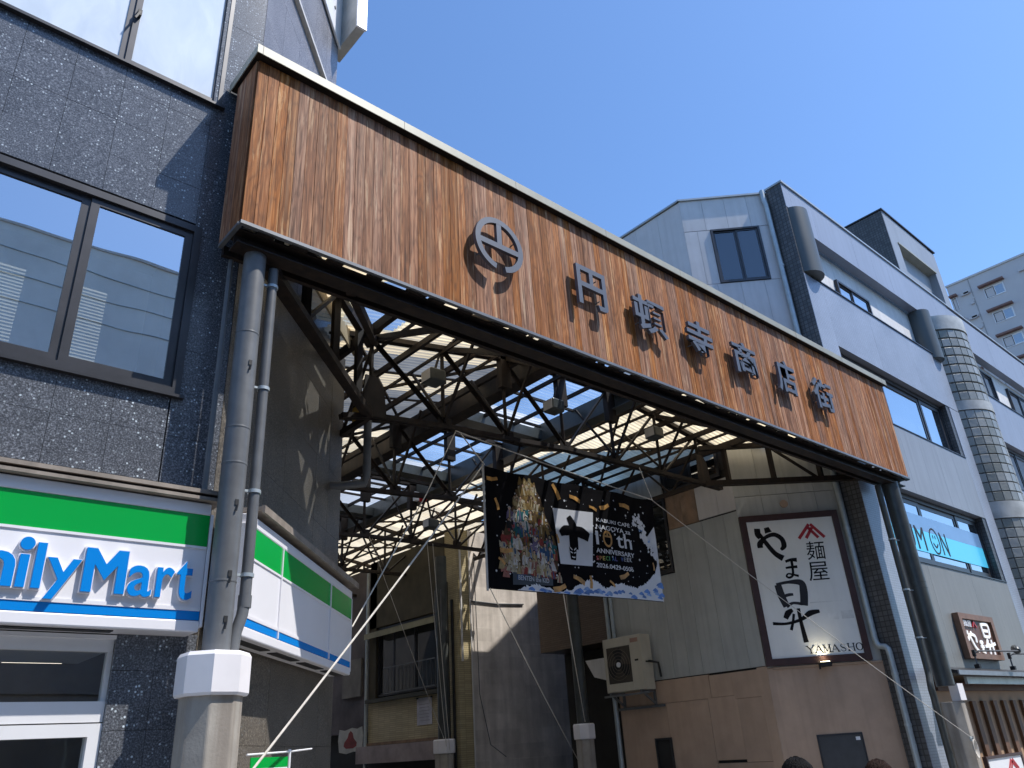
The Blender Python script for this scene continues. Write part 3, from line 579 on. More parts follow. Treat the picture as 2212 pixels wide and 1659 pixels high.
# knee braces and hanging rods
for Y in YS:
    for i in (1, 2, 4, 5):
        x = XS[i]; obj('knee_brace', MB().beam((x, Y, zb_(x) + .1), (x, Y + .9, zt_(x) - .08), .04, .04).beam((x, Y, zb_(x) + .1), (x, Y - .9, zt_(x) - .08), .04, .04), STEEL, ar)
# light cross rails under the sheets
y_ = .72
while y_ < 22:
    obj('sheet_rail', MB().beam((4.8, y_, 7.34), (8.6, y_, 7.99), .03, .035), STEEL, ar); obj('sheet_rail', MB().beam((11.1, y_, 7.97), (13.7, y_, 7.58), .03, .035), STEEL, ar); y_ += 1.13
# struts carrying the signboard back to the first truss
for x in (5.5, 6.9, 8.2, 9.6, 10.95, 12.3):
    obj('strut', MB().beam((x - .25, .45, 6.42), (x, 2.85, zt_(x) - .02), .08, .08), STEEL, ar)
    obj('strut', MB().beam((x - .1, .45, 8.2), (x, 2.85, zt_(x) + .02), .06, .06), STEEL, ar)
# corrugated sheets: pitch 76 mm
def corr(L, wd, pitch=.105, amp=.020, n=6):
    mb = MB(); k = int(wd / pitch * n); pts = [(j / n * pitch, amp * math.sin(2 * math.pi * j / n)) for j in range(k + 1)]; vv = []; ff = []
    for y_, z_ in pts: vv += [(0, y_, z_), (L, y_, z_)]
    for j in range(k): ff.append((2 * j, 2 * j + 1, 2 * j + 3, 2 * j + 2))
    return mb.add(vv, ff)
def place_sheet(cache, key, L, xa, za, xb, zb2, y0, mat):
    ang = math.atan2(zb2 - za, xb - xa)
    W = Matrix.Translation((xa, y0, za)) @ Matrix.Rotation(-ang, 4, 'Y')
    if key not in cache:
        mb = corr(math.hypot(xb - xa, zb2 - za), .74); me = bpy.data.meshes.new('roof_sheet'); me.from_pydata(mb.v, [], mb.f); me.polygons.foreach_set('use_smooth', [True] * len(me.polygons)); me.materials.append(mat)
        o = bpy.data.objects.new('roof_sheet', me); COL.objects.link(o); cache[key] = o; place(o, ar, W); return o
    return inst(cache[key], ar, W, 'roof_sheet')
sc = {}
ny = 30
for k in range(ny):
    y0 = .55 + k * .72; dz = (k % 2) * .004
    lm = CREAMS if (y0 < 3.3 or random.random() < .42) else GREYS
    if 3.3 < y0 < 4.6 and random.random() < .4: lm = CREAMS
    if k in (1, 2): place_sheet(sc, ('Lc', 0), 0, 4.45, 7.319, 5.75, 7.54, y0, CLEARS); place_sheet(sc, ('Ls', lm.name), 0, 5.72, 7.539 + dz, 8.62, 8.03 + dz, y0, lm)  # clear eave sheets put in to let sun patches onto the corner wall
    else: place_sheet(sc, ('L', lm.name), 0, 4.7, 7.36 + dz, 8.62, 8.03 + dz, y0, lm)
    rm = CREAMS
    if 8.6 < y0 < 9.6: rm = MILKS
    if 8.3 < y0 < 10.5: place_sheet(sc, ('Rs', rm.name), 0, 11.08, 8.01 + dz, 13.72, 7.607 + dz, y0, rm)
    else: place_sheet(sc, ('R', rm.name), 0, 11.08, 8.01 + dz, 14.42, 7.50 + dz, y0, rm)
    mm = CLEARS if y0 < 8.0 and k not in (6,) else MILKS
    place_sheet(sc, ('M', mm.name), 0, 8.6, 8.06 + dz, 11.1, 8.05 + dz, y0, mm)
for xa, za, xb, zb2 in ((2.9, 7.25, 4.75, 7.37),):
    for k in range(3): place_sheet(sc, ('F', k), 0, xa + .55 * k, za + .03 * k, xb, zb2, .55 + k * .72, CREAMS)
for k in range(3): place_sheet(sc, ('G', k), 0, 14.38, 7.50, 16.3 - .62 * k, 7.40, .55 + k * .72, CREAMS)
# loose pipes at the left end
obj('roof_drain', MB().tube([(5.62, 3.2, 6.25), (5.62, 3.2, 5.35), (5.60, 3.22, 5.22), (5.3, 3.4, 5.18), (4.7, 3.75, 5.2)], .06, 12), STEELG, ar, smooth=True)
# tan boarding closing the gap above the left corner wall
obj('end_board', MB().beam((2.75, .62, 7.75), (5.3, 3.1, 7.75), .03, 1.2), M('tan end board', (.34, .27, .17), .7, 0, .2, 2), ar)
# flood lamps hung in the first truss
def flood(x, y, z_, label):
    t = thing('flood_lamp', (x, y, z_), label, 'lamp', 'flood lamps in the arcade roof')
    obj('housing', MB().box(x - .17, x + .12, y - .16, y + .12, z_ - .11, z_ + .11), STEELD, t, bevel=.03)
    obj('lens', MB().box(x - .18, x - .171, y - .13, y + .09, z_ - .085, z_ + .085), OFFW, t)
    obj('bracket', MB().beam((x, y, z_ + .11), (x + .1, y, z_ + .42), .05, .02).box(x + .12, x + .2, y - .05, y + .05, z_ - .06, z_ + .12), STEEL, t)
flood(6.53, 2.75, 6.97, 'leftmost dark flood lamp hanging in the roof truss near the granite wall')
flood(9.17, 2.75, 7.12, 'dark flood lamp silhouetted against the clear blue roof panels')
flood(12.0, 2.75, 7.22, 'rightmost flood lamp in the truss beneath the cream roof sheets')
flood(10.9, 8.9, 6.7, 'distant flood lamp in the roof left of the banner')
yb = thing('hazard_box', (5.75, 3.6, 6.35), 'yellow plastic box tucked in the left end of the roof truss', 'box')
obj('case', MB().box(5.66, 5.80, 3.45, 3.75, 6.35, 6.72), M('yellow plastic', (.55, .36, .05), .5), yb, bevel=.02); obj('lid', MB().box(5.65, 5.81, 3.44, 3.76, 6.60, 6.63), BLACK, yb)
yb = thing('hazard_box', (12.95, 5.2, 6.3), 'small yellow box in the truss above the right end of the banner', 'box')
obj('case', MB().box(12.88, 13.04, 5.1, 5.3, 6.3, 6.52), M('yellow box', (.5, .42, .12), .5), yb, bevel=.02); obj('lid', MB().box(12.87, 13.05, 5.09, 5.31, 6.45, 6.47), BLACK, yb)
rt = thing('warning_light', (11.0, 9.3, 7.2), 'small red lamp under the clear roof panels', 'lamp')
obj('housing', MB().tube([(10.8, 9.3, 7.45), (11.02, 9.3, 7.45)], .07, 12), M('red plastic', (.65, .03, .04), .4), rt, smooth=True); obj('mount', MB().box(10.68, 10.8, 9.25, 9.35, 7.38, 7.6), WHITE, rt)

# ---------------------------------------------------------------- right tiled building
rbd = thing('tiled_building', (24, 4, 0), 'lilac grey four storey building on the right with a curved glass block column', 'building')
YR = .70; XE = 46.0
XT = 16.10
C2 = frame(14.53, 2.76, -45.0)        # chamfer wall: local x from the arcade edge to the street, y into the wall
CW = 2.29
obj('core', MB().box(24, XE, 1.9, 9, 0, 14.1).box(16.3, 23.99, 1.9, 5.7, 0, 7.0).box(14.8, 18, 5.705, 6.6, 0, 7.0), DARK, rbd)
obj('core', MB().prism([(14.56, 2.9), (14.56, 5.75), (17.5, 5.75), (24, 8.9), (24, 1.9), (16.2, 1.9), (16.2, 1.2)], 7.0, 14.2, lambda a, b, d: (a, b, d)), DARK, rbd)  # unseen back edge shaped to cast the shadow line on the concrete wall
# tile pier at the corner: return in a tile darkened for its shadow, lilac front
obj('pier', MB().box(XT - .002, XT + .35, YR + .012, 1.14, 0, 14.36), TILED, rbd)
def slab(x0, x1, z0, z1, mat, name='cladding_panel', y=YR, t=.25, dx=1.15, gap=.004):
    n = max(1, round((x1 - x0) / dx)); w_ = (x1 - x0) / n; src = None
    for k in range(n):
        W = Matrix.Translation((x0 + w_ * (k + .5), y + t / 2 + random.uniform(-.001, .001), z0))
        if src is None: src = obj(name, MB().box(-w_ / 2 + gap / 2, w_ / 2 - gap / 2, -t / 2, t / 2, 0, z1 - z0), mat, rbd); place(src, rbd, W)
        else: inst(src, rbd, W, name)
XC0, XC1 = 24.15, 26.55                                        # the curved column sits between
obj('tile_face', MB().box(XT, 16.95, YR, YR + .3, 0, 11.62), TILEL, rbd)
slab(16.45, XC0, 13.16, 14.36, CLAD); slab(XT, 16.45, 13.62, 14.36, CLAD)
slab(16.95, XC0, 9.88, 11.62, TILEL, 'tile_face', dx=2.3)
slab(16.95, XC0 - .7, 6.56, 8.29, PANEL); obj('tile_face', MB().box(XC0 - .695, XC0, YR, YR + .25, 0, 9.86), TILEL, rbd)
slab(17.25, XC0 - .7, 2.5, 4.84, M('dull grey lower panel', (.205, .21, .205), .5, 0, .08, .9, .02, 0, 60, .25, .4, (.30, .30, .29)))
obj('tile_face', MB().box(16.955, 17.245, YR, YR + .25, 0, 8.28), TILEL, rbd) if False else None
slab(XC1, XE, 12.98, 14.3, CLAD); slab(XC1 + .45, XE, 9.72, 11.36, CLAD); slab(XC1 + .45, XE, 6.4, 8.08, CLAD); slab(XC1 + .45, XE, 2.6, 4.7, PANEL)
obj('tile_face', MB().box(XC1, 27.6, YR, YR + .25, 0, 11.36), TILEL, rbd)
slab(XC0, XC1, 13.2, 14.36, CLAD)
obj('coping', MB().box(XT - .03, XE, YR - .04, 1.15, 14.365, 14.42), ALU, rbd)
# drip flashings at the strip heads and sills
obj('flashing', MB().box(16.9, XC0, YR - .03, YR + .3, 11.622, 11.65).box(16.9, XC0 - .7, YR - .02, YR + .3, 8.292, 8.315).box(17.2, XC0 - .7, YR - .02, YR + .3, 4.842, 4.865).box(XC1 + .4, XE, YR - .03, YR + .3, 11.362, 11.39).box(27.6, XE, YR - .02, YR + .3, 8.082, 8.105), BRONZE, rbd)
# recessed back walls of the strips
obj('strip_wall', MB().box(16.7, XC0, 1.02, 1.1, 11.65, 13.16).box(26.9, XE, 1.02, 1.1, 11.39, 12.98), OFFW, rbd)
obj('strip_wall', MB().box(16.7, XC0 - .4, 1.10, 1.16, 8.3, 9.88).box(16.9, XC0 - .4, 1.10, 1.16, 4.86, 6.56).box(27.3, XE, 1.1, 1.16, 8.1, 9.72), M('room behind glass', (.33, .35, .36), .8, 0, .4, .8), rbd)
def win(x0, x1, z0, z1, splits, mat=None, y=.86, name='window', st=.05, fw=.06):
    return sash_window(rbd, I4, x0, x1, z0, z1, splits, BRONZE, mat or SGLASS, fw, .12, y, st, name)
win(16.85, 17.55, 11.66, 12.98, (), None, .93); win(18.55, 20.42, 11.66, 12.50, (19.4,), None, .93)
win(27.5, 29.9, 11.40, 12.72, (28.3, 29.1), None, .93); win(31.5, 34, 11.4, 12.7, (32.7,), None, .93)
obj('sliding_shutter', MB().box(26.95, 27.45, .95, 1.0, 11.4, 12.9), OFFW, rbd)
win(16.78, 23.2, 8.32, 9.86, (17.4, 19.45, 21.75), None, .87, st=.105, fw=.09)
wk = win(17.0, 23.2, 4.87, 6.54, (17.5, 19.56, 21.75), None, .87, st=.105, fw=.09); KY = .893
win(27.65, 34, 8.11, 9.70, (29.2, 30.9, 32.5), None, .87, st=.075, fw=.09); win(27.65, 34, 4.75, 6.38, (29.2, 30.9), None, .87)
obj('strip_wall', MB().box(27.3, XE, 1.1, 1.16, 4.7, 6.4), OFFW, rbd)
for zz0, zz1 in ((8.3, 9.88), (4.86, 6.56)): obj('tile_return', MB().box(23.22, 23.45, YR + .02, 1.1, zz0, zz1), TILED, rbd)
# ribbon window lettering: light blue film band with thin letters
kb = obj('film_band', MB().box(17.1, 23.1, .899, .903, 5.22, 5.74), OFFW, rbd)
KB, nt, ns, ln, bs = newmat('sky blue window film'); bs.inputs['Base Color'].default_value = (.10, .62, .90, 1); bs.inputs['Roughness'].default_value = .2; kb.data.materials[0] = KB
kb2 = obj('film_band', MB().box(17.1, 23.1, .899, .903, 5.742, 6.12), M('pale blue window film', (.16, .30, .52), .15, 0, .1, 1), rbd)
for ch, x0, x1, z0, z1 in (('K', 17.95, 18.28, 5.27, 5.82), ('U', 18.38, 18.76, 5.27, 5.82), ('M', 18.88, 19.36, 5.27, 5.82), ('N', 20.28, 20.66, 5.27, 5.82)):
    obj('letter', text_mb(ch, (x0, x1, z0, z1), KY, KY + .004), BLACK, kb)
ring = MB()
stroke(ring, [(19.93 + .25 * math.cos(t * math.pi / 8), 5.56 + .30 * math.sin(t * math.pi / 8)) for t in range(17)], .04, KY, KY + .004, lambda a, d, b: (a, d, b), 3)
rl_ = obj('letter', ring, BLACK, kb); g = MB(); stroke(g, [(19.80, 5.50), (19.93, 5.41), (20.06, 5.50)], .04, KY, KY + .004, lambda a, d, b: (a, d, b), 5); obj('smile', g, BLACK, rl_)
for xe in (19.85, 19.98): obj('eye', MB().box(xe, xe + .03, KY, KY + .004, 5.62, 5.70), BLACK, rl_)
# half round columns beside the top floor strip
for cx_, cy_, r_, z0, z1 in ((16.55, .86, .42, 11.68, 13.60), (23.78, .84, .34, 11.50, 13.16), (26.88, .84, .34, 11.40, 13.1)):
    obj('round_pier', MB().lathe([(r_, z0), (r_, z1)], (cx_, cy_), 40), m_tile('grey round pier tile %d' % int(cx_), (.13, .15, .16), (.08, .09, .09), .05, 5, 0, .4), rbd, smooth=True)
# curved glass block column
GBX, GBY, GR = 25.33, 1.30, 1.16
obj('column_core', MB().lathe([(GR - .07, 3.0), (GR - .07, 13.2)], (GBX, GBY), 48), M('block joint mortar', (.30, .30, .29), .8), rbd, smooth=True)
for z0, z1 in ((12.72, 13.2), (9.98, 10.28), (6.68, 7.16), (3.9, 4.18)):
    obj('column_band', MB().lathe([(GR + .02, z0), (GR + .02, z1)], (GBX, GBY), 64), M('column band render', (.38, .38, .36), .5), rbd, smooth=True)
GBM, nt, ns, ln, bs = newmat('glass block')
oi = N(nt, 'ShaderNodeObjectInfo'); ln.new(ramp(nt, oi.outputs['Random'], [(0, (.21, .215, .19)), (.5, (.28, .285, .265)), (1, (.35, .355, .335))]).outputs[0], bs.inputs['Base Color']); bs.inputs['Roughness'].default_value = .3; bs.inputs['Specular IOR Level'].default_value = .4
mp = coords(nt); n1 = N(nt, 'ShaderNodeTexNoise', Scale=9.0, Detail=2.0); ln.new(mp.outputs[0], n1.inputs['Vector']); bumpn(nt, bs, n1.outputs['Fac'], .4, .02)
da = 13.2; blk = None; cnt = 0; rest = MB()
for z0, z1 in ((10.29, 12.71), (7.17, 9.97), (4.19, 6.67)):
    nz = round((z1 - z0) / .285); hz = (z1 - z0) / nz
    for k in range(nz):
        for j in range(11):
            a = -90 - 66 + da * (j + .5)
            if blk is None:
                wd = 2 * GR * math.sin(R(da / 2)) - .022
                blk = obj('glass_block', MB().hexa([(-wd / 2, -.06, .011), (wd / 2, -.06, .011), (wd / 2, 0, .011), (-wd / 2, 0, .011), (-wd / 2, -.06, .265), (wd / 2, -.06, .265), (wd / 2, 0, .265), (-wd / 2, 0, .265)]), GBM, rbd, bevel=.012)
                src = blk
            W = Matrix.Translation((GBX + (GR - .035) * math.cos(R(a)), GBY + (GR - .035) * math.sin(R(a)), z0 + hz * k + .011)) @ Matrix.Rotation(R(a + 90), 4, 'Z') @ Matrix.Translation((0, -.0, 0))
            if cnt == 0: place(blk, rbd, W)
            elif cnt < 298: inst(blk, rbd, W, 'glass_block')
            cnt += 1
obj('column_pipe', MB().tube([(26.62, .66, 3.5), (26.62, .66, 11.2)], .035, 8), BLACK, rbd, smooth=True)
# roof stair tower
obj('stair_tower', MB().box(27.55, 32.0, 2.3, 6, 13.9, 19.7).box(27.55, 28.3, 2.0, 2.3, 13.9, 19.7).box(31.75, 32.4, 2.0, 6, 13.9, 19.62).box(28.3, 31.75, 2.0, 2.3, 18.5, 19.66), PANEL, rbd)
obj('stair_tower_side', MB().box(27.50, 27.548, 2.003, 6, 13.9, 19.68), TILED, rbd)
obj('stair_tower_coping', MB().box(27.46, 32.45, 1.94, 6.1, 19.705, 19.76), BRONZE, rbd); obj('stair_tower_lintel', MB().box(28.25, 31.8, 1.96, 2.35, 18.44, 18.498), CAPM, rbd)
# chamfer wall: pale panels above the arcade, grey green siding below, tan base
def cpan(x0, x1, z0, z1, mat, dx=.572, name='siding_panel', fr=C2, y=0.0, x_off=0):
    panels(rbd, fr, x0, x1, z0, z1, dx, 50, mat, name, .04, .006, x_off=x_off, y=y, jit=.0008)
wx0, wx1, wz0, wz1 = .66, 1.89, 11.73, 13.33
obj('wall', MB().box(0, CW, .045, .2, 0, wz0).box(0, wx0, .045, .2, wz0, wz1).box(wx1, CW, .045, .2, wz0, wz1).box(0, CW, .045, .2, wz1, 14.3), DARK, rbd, C2)
cpan(0, CW, wz1 + .01, 14.30, SIDINGU); cpan(0, wx0 - .005, wz0 - .005, wz1, SIDINGU, .33); cpan(wx1 + .005, CW, wz0 - .005, wz1, SIDINGU, .3); cpan(0, CW, 10.2, wz0 - .01, SIDINGU)
cpan(0, CW, 6.3, 10.19, SIDING); cpan(0, CW, 2.80, 6.295, SIDING)
cw = sash_window(rbd, C2, wx0, wx1, wz0, wz1, (1.28,), BRONZE, m_glass('bedroom glass', (.5, .55, .6), .10), .05, .13, -.03, .045)
cu = MB()
for (xa, xb, za, zb2) in ((.72, 1.0, 11.8, 13.25),):
    n = 26
    for k in range(n):
        t0, t1 = k / n, (k + 1) / n
        def pp(t, z_): return (xa + (xb - xa) * t * (1 if z_ > 12.4 else .75 if z_ > 12.2 else .62 + .2 * (12.3 - z_)), .16 + .02 * math.sin(t * 40), z_)
        zz = [za, 12.1, 12.3, 12.6, zb2]
        for a, b in zip(zz, zz[1:]): cu.add([pp(t0, a), pp(t1, a), pp(t1, b), pp(t0, b)], [(0, 1, 2, 3)])
obj('curtain', cu, M('white curtain', (.62, .66, .68), .8), cw, C2, smooth=True, fix=False)
obj('wall_recess', MB().box(.5, 2.0, .9, .95, 11.5, 13.5), M('dim bedroom', (.10, .11, .12), .9), rbd, C2)
obj('roof_edge', MB().box(-.05, CW, -.05, .2, 14.30, 14.35), ALU, rbd, C2)
# tan lower wall with door
obj('wall_base', MB().box(0.13, .70, 0, .04, 0, 2.76).box(1.56, CW, 0, .04, 0, 2.76).box(.70, 1.56, 0, .04, 1.55, 2.76), BROWNW, rbd, C2)
obj('trim', MB().box(0, .13, -.012, .04, 0, 2.79).box(.13, CW, -.03, .04, 2.762, 2.80), BROWNW, rbd, C2)
dr = obj('door', MB().box(.73, 1.53, -.005, .03, 0, 1.52), M('dark grey door', (.06, .062, .066), .5), rbd, C2); obj('door_frame', MB().box(.70, .73, -.015, .04, 0, 1.55).box(1.53, 1.56, -.015, .04, 0, 1.55).box(.73, 1.53, -.015, .04, 1.52, 1.55), BRONZE, dr, C2)
obj('door_tag', MB().box(1.42, 1.50, -.009, -.005, 1.42, 1.48), WHITE, dr, C2)
# wall facing the arcade (local x runs back from the chamfer)
C3 = Matrix.Translation((14.53, 6.75, 0)) @ Matrix.Rotation(R(-90), 4, 'Z')      # local x from the back (0) to the chamfer (3.99)
LW = 3.99
obj('wall', MB().box(0, LW, .045, .2, 0, 7.0).box(1.0, LW, .045, .2, 7.6, 14.3), DARK, rbd, C3)
cpan(1.25, 2.15, 2.84, 5.04, SIDING, .5, fr=C3); cpan(0.1, 1.25, 2.84, 7.0, SIDING, .57, fr=C3); cpan(2.15, LW, 2.84, 6.0, SIDING, .57, fr=C3, x_off=.35); cpan(2.16, 3.0, 6.01, 6.8, RUST, .42, fr=C3); cpan(3.005, LW, 6.03, 6.8, SIDINGU, .55, fr=C3)
cpan(1.0, LW, 7.62, 14.28, SIDINGU, .75, fr=C3); cpan(0, 2.1, 6.81, 7.6, SIDING, .7, fr=C3)
sash_window(rbd, C3, 2.2, 3.75, 6.86, 7.58, (2.95,), BRONZE, SGLASS, .05, .12, -.03, .04)
sash_window(rbd, C3, 1.28, 2.14, 5.06, 6.78, (), BRONZE, DGLASS, .05, .12, -.035, .05)
obj('roof_edge', MB().box(.9, LW + .03, -.05, .2, 14.3, 14.35), ALU, rbd, C3)
# tan base of this wall, uneven boards
for x0, x1, z0, z1, dy in ((.08, 1.05, 2.36, 2.78, 0), (1.055, 2.6, 2.36, 2.82, -.012), (2.605, 3.15, 2.37, 2.80, .004), (3.155, 3.78, 2.30, 2.80, -.006), (.08, 1.4, .9, 2.355, -.004), (1.405, 2.5, .9, 2.355, -.008), (2.505, 3.2, 1.2, 2.365, -.003), (3.205, 3.78, 1.15, 2.295, -.012), (.08, 2.5, 0, .895, 0), (2.505, 3.78, 0, 1.145, -.006)):
    obj('wall_board', MB().box(x0, x1, dy, .05, z0, z1), BROWNW, rbd, C3, bevel=.004)
obj('corner_trim', MB().box(3.785, LW + .02, -.02, .05, 0, 2.83), BROWNW, rbd, C3)
sash_window(rbd, C3, 1.0, 1.44, .6, 1.68, (), BRONZE, DGLASS, .04, .1, -.05, .03); obj('window_back', MB().box(1.02, 1.42, .052, .056, .62, 1.66).box(1.02, 1.42, -.0135, -.0125, .62, 1.66), DARK, rbd, C3)
# pipes on the chamfer
pp_ = obj('drain_pipe', MB().tube([(2.14, -.09, 14.35), (2.14, -.09, 14.05), (2.17, -.09, 13.9), (2.19, -.09, 3.22), (2.20, -.10, 3.12), (2.23, -.125, 3.05), (2.31, -.20, 3.03), (2.345, -.23, 2.98), (2.35, -.235, 2.88), (2.35, -.235, .1)], .06, 14), GALV, rbd, C2, smooth=True)
for z_ in (12, 10, 8.2, 5.4, 4.2): obj('pipe_joint', MB().lathe([(.067, z_), (.067, z_ + .05)], (2.185, -.09), 14), GALV, pp_, C2, smooth=True)
for z_ in (2.5, 1.6, .8): obj('pipe_joint', MB().lathe([(.067, z_), (.067, z_ + .05)], (2.35, -.235), 14), GALV, pp_, C2, smooth=True)
obj('conduit', MB().tube([(2.28, -.03, 14.3), (2.28, -.03, 3.1)], .016, 8), GALV, rbd, C2, smooth=True)
obj('wall_cap', MB().tube([(1.02, -.03, 6.07), (1.02, .0, 6.07)], .085, 16), BROWNW, rbd, C2)
obj('drain_pipe', MB().tube([(.03, -.06, 3.85), (.03, -.06, 6.9)], .05, 10).tube([(.18, -.06, 3.85), (.18, -.06, 6.9)], .045, 10), GALV, rbd, C3, smooth=True)
obj('drain_pipe', MB().tube([(-.02, -.05, 2.6), (-.02, -.05, 0)], .055, 10), GALV, rbd, C3, smooth=True)
# shop front below on the street side
obj('shop_wall', MB().box(17.2, XE, YR + .1, YR + .3, 0, 2.5), M('tan shop wall', (.36, .24, .15), .7, 0, .1, 2), rbd)
lat = None
for k in range(16):
    W = Matrix.Translation((18.38 + k * .60, YR + .06, .2))
    if lat is None: lat = obj('lattice_slat', MB().box(-.10, .10, -.03, .03, 0, 1.80), M('brown lattice wood', (.13, .062, .028), .6, 0, .25, 5), rbd); place(lat, rbd, W)
    else: inst(lat, rbd, W, 'lattice_slat')
obj('shop_canopy', MB().prism([(-.55, 2.46), (.1, 2.62), (.1, 2.68), (-.57, 2.52)], 16.98, 30, lambda a, b, d: (d, YR + a, b)), M('black canopy metal', (.03, .032, .036), .4, .2), rbd)
obj('shop_canopy_edge', MB().box(16.97, 30, YR - .585, YR - .56, 2.44, 2.525), M('grey canopy edge', (.22, .24, .27), .4, .2), rbd); obj('shop_canopy_soffit', MB().box(17.9, 30, YR - .35, YR - .3, 2.3, 2.44), GALV, rbd)
obj('shop_beam', MB().box(17.2, 30, YR - .02, YR + .1, 2.2, 2.36), M('red brown beam', (.10, .045, .025), .6), rbd)

# ---------------------------------------------------------------- signs on the right building
SGRED = M('red print', (.42, .012, .018), .4, 0, .1, 2); INK = M('black ink print', (.010, .009, .010), .7, 0, .2, 3, spec=.15); REDW = M('red brown frame', (.052, .022, .018), .45, 0, .2, 5)
sg = thing('noodle_shop_sign', (15.3, 2.0, 2.8), 'large white noodle shop signboard in a red brown frame with black brush lettering', 'sign')
obj('board', MB().box(.10, 1.96, -.075, -.03, 2.93, 5.73), M('ivory sign board', (.80, .78, .735), .35, 0, .05, 1.2, 0, 0, 60, .1, .5, (.44, .42, .38)), sg, C2)
obj('frame', MB().box(0, .13, -.10, -.001, 2.82, 5.84).box(1.93, 2.06, -.10, -.001, 2.82, 5.84).box(.13, 1.93, -.10, -.001, 2.82, 2.95).box(.13, 1.93, -.10, -.001, 5.71, 5.84), REDW, sg, C2)
idf = lambda a, d, b: (a, d, b)
D0, D1 = -.079, -.0745
g = MB()   # ya
stroke(g, [(.335, 5.56), (.33, 5.44), (.37, 5.36)], [.12, .13, .10], D0, D1, idf); stroke(g, [(.53, 5.57), (.555, 5.46)], [.10, .15], D0, D1, idf)
stroke(g, [(.33, 5.15), (.34, 5.24), (.47, 5.36), (.66, 5.41), (.80, 5.31), (.82, 5.16), (.74, 5.08)], [.11, .12, .07, .09, .10, .11, .05], D0, D1, idf)
stroke(g, [(.36, 5.46), (.46, 5.25), (.60, 5.02), (.75, 4.90)], [.06, .09, .10, .13], D0, D1, idf); obj('brush_character', g, INK, sg, C2)
g = MB()   # ma
stroke(g, [(.78, 4.83), (.90, 4.86), (1.02, 4.85)], [.05, .06, .09], D0, D1, idf); stroke(g, [(.76, 4.70), (.88, 4.71), (1.0, 4.71)], [.04, .05, .06], D0, D1, idf)
stroke(g, [(.91, 4.88), (.90, 4.70), (.875, 4.55), (.80, 4.50), (.745, 4.53), (.79, 4.58), (.90, 4.55), (.99, 4.52)], [.06, .05, .045, .045, .04, .03, .04, .05], D0, D1, idf); obj('brush_character', g, INK, sg, C2)
INK2 = M('grey black ink print', (.032, .032, .038), .6, 0, .2, 3, spec=.2)
g = MB()   # sun over rise
stroke(g, [(.53, 4.37), (.56, 4.15), (.62, 3.93)], [.14, .15, .13], D0, D1, idf); stroke(g, [(.50, 4.38), (.75, 4.41), (1.0, 4.38), (1.02, 4.2), (.97, 3.93)], [.05, .06, .13, .16, .15], D0, D1, idf)
stroke(g, [(.62, 4.14), (.72, 4.16), (.80, 4.16)], [.06, .06, .05], D0, D1, idf); stroke(g, [(.62, 3.93), (.76, 3.99), (.94, 3.96)], [.07, .05, .06], D0, D1, idf); obj('brush_character', g, INK2, sg, C2)
g = MB()
stroke(g, [(.72, 3.86), (.62, 3.80), (.55, 3.70)], [.06, .12, .09], D0, D1, idf); stroke(g, [(.28, 3.62), (.55, 3.60), (.85, 3.66), (1.05, 3.77), (1.25, 3.80)], [.06, .05, .06, .11, .06], D0, D1, idf)
stroke(g, [(.73, 3.78), (.68, 3.62), (.615, 3.47)], [.05, .05, .06], D0, D1, idf); stroke(g, [(.84, 3.88), (.84, 3.6), (.86, 3.22)], [.07, .07, .10], D0, D1, idf); obj('brush_character', g, INK, sg, C2)
g = MB()
for a, b, c_, d_ in ((1.16, 5.285, 1.42, 5.575), (1.31, 5.285, 1.47, 5.50), (1.69, 5.28, 1.45, 5.575), (1.56, 5.28, 1.38, 5.52)): stroke(g, [(a, b), (c_, d_)], .062, D0, D1, idf, 2)
obj('peak_mark', g, SGRED, sg, C2)
obj('brush_character', text_mb('麺', (1.25, 1.64, 4.83, 5.21), D0, D1, shear=.06), INK, sg, C2); obj('brush_character', text_mb('屋', (1.19, 1.60, 4.40, 4.78), D0, D1, shear=.06), INK, sg, C2)
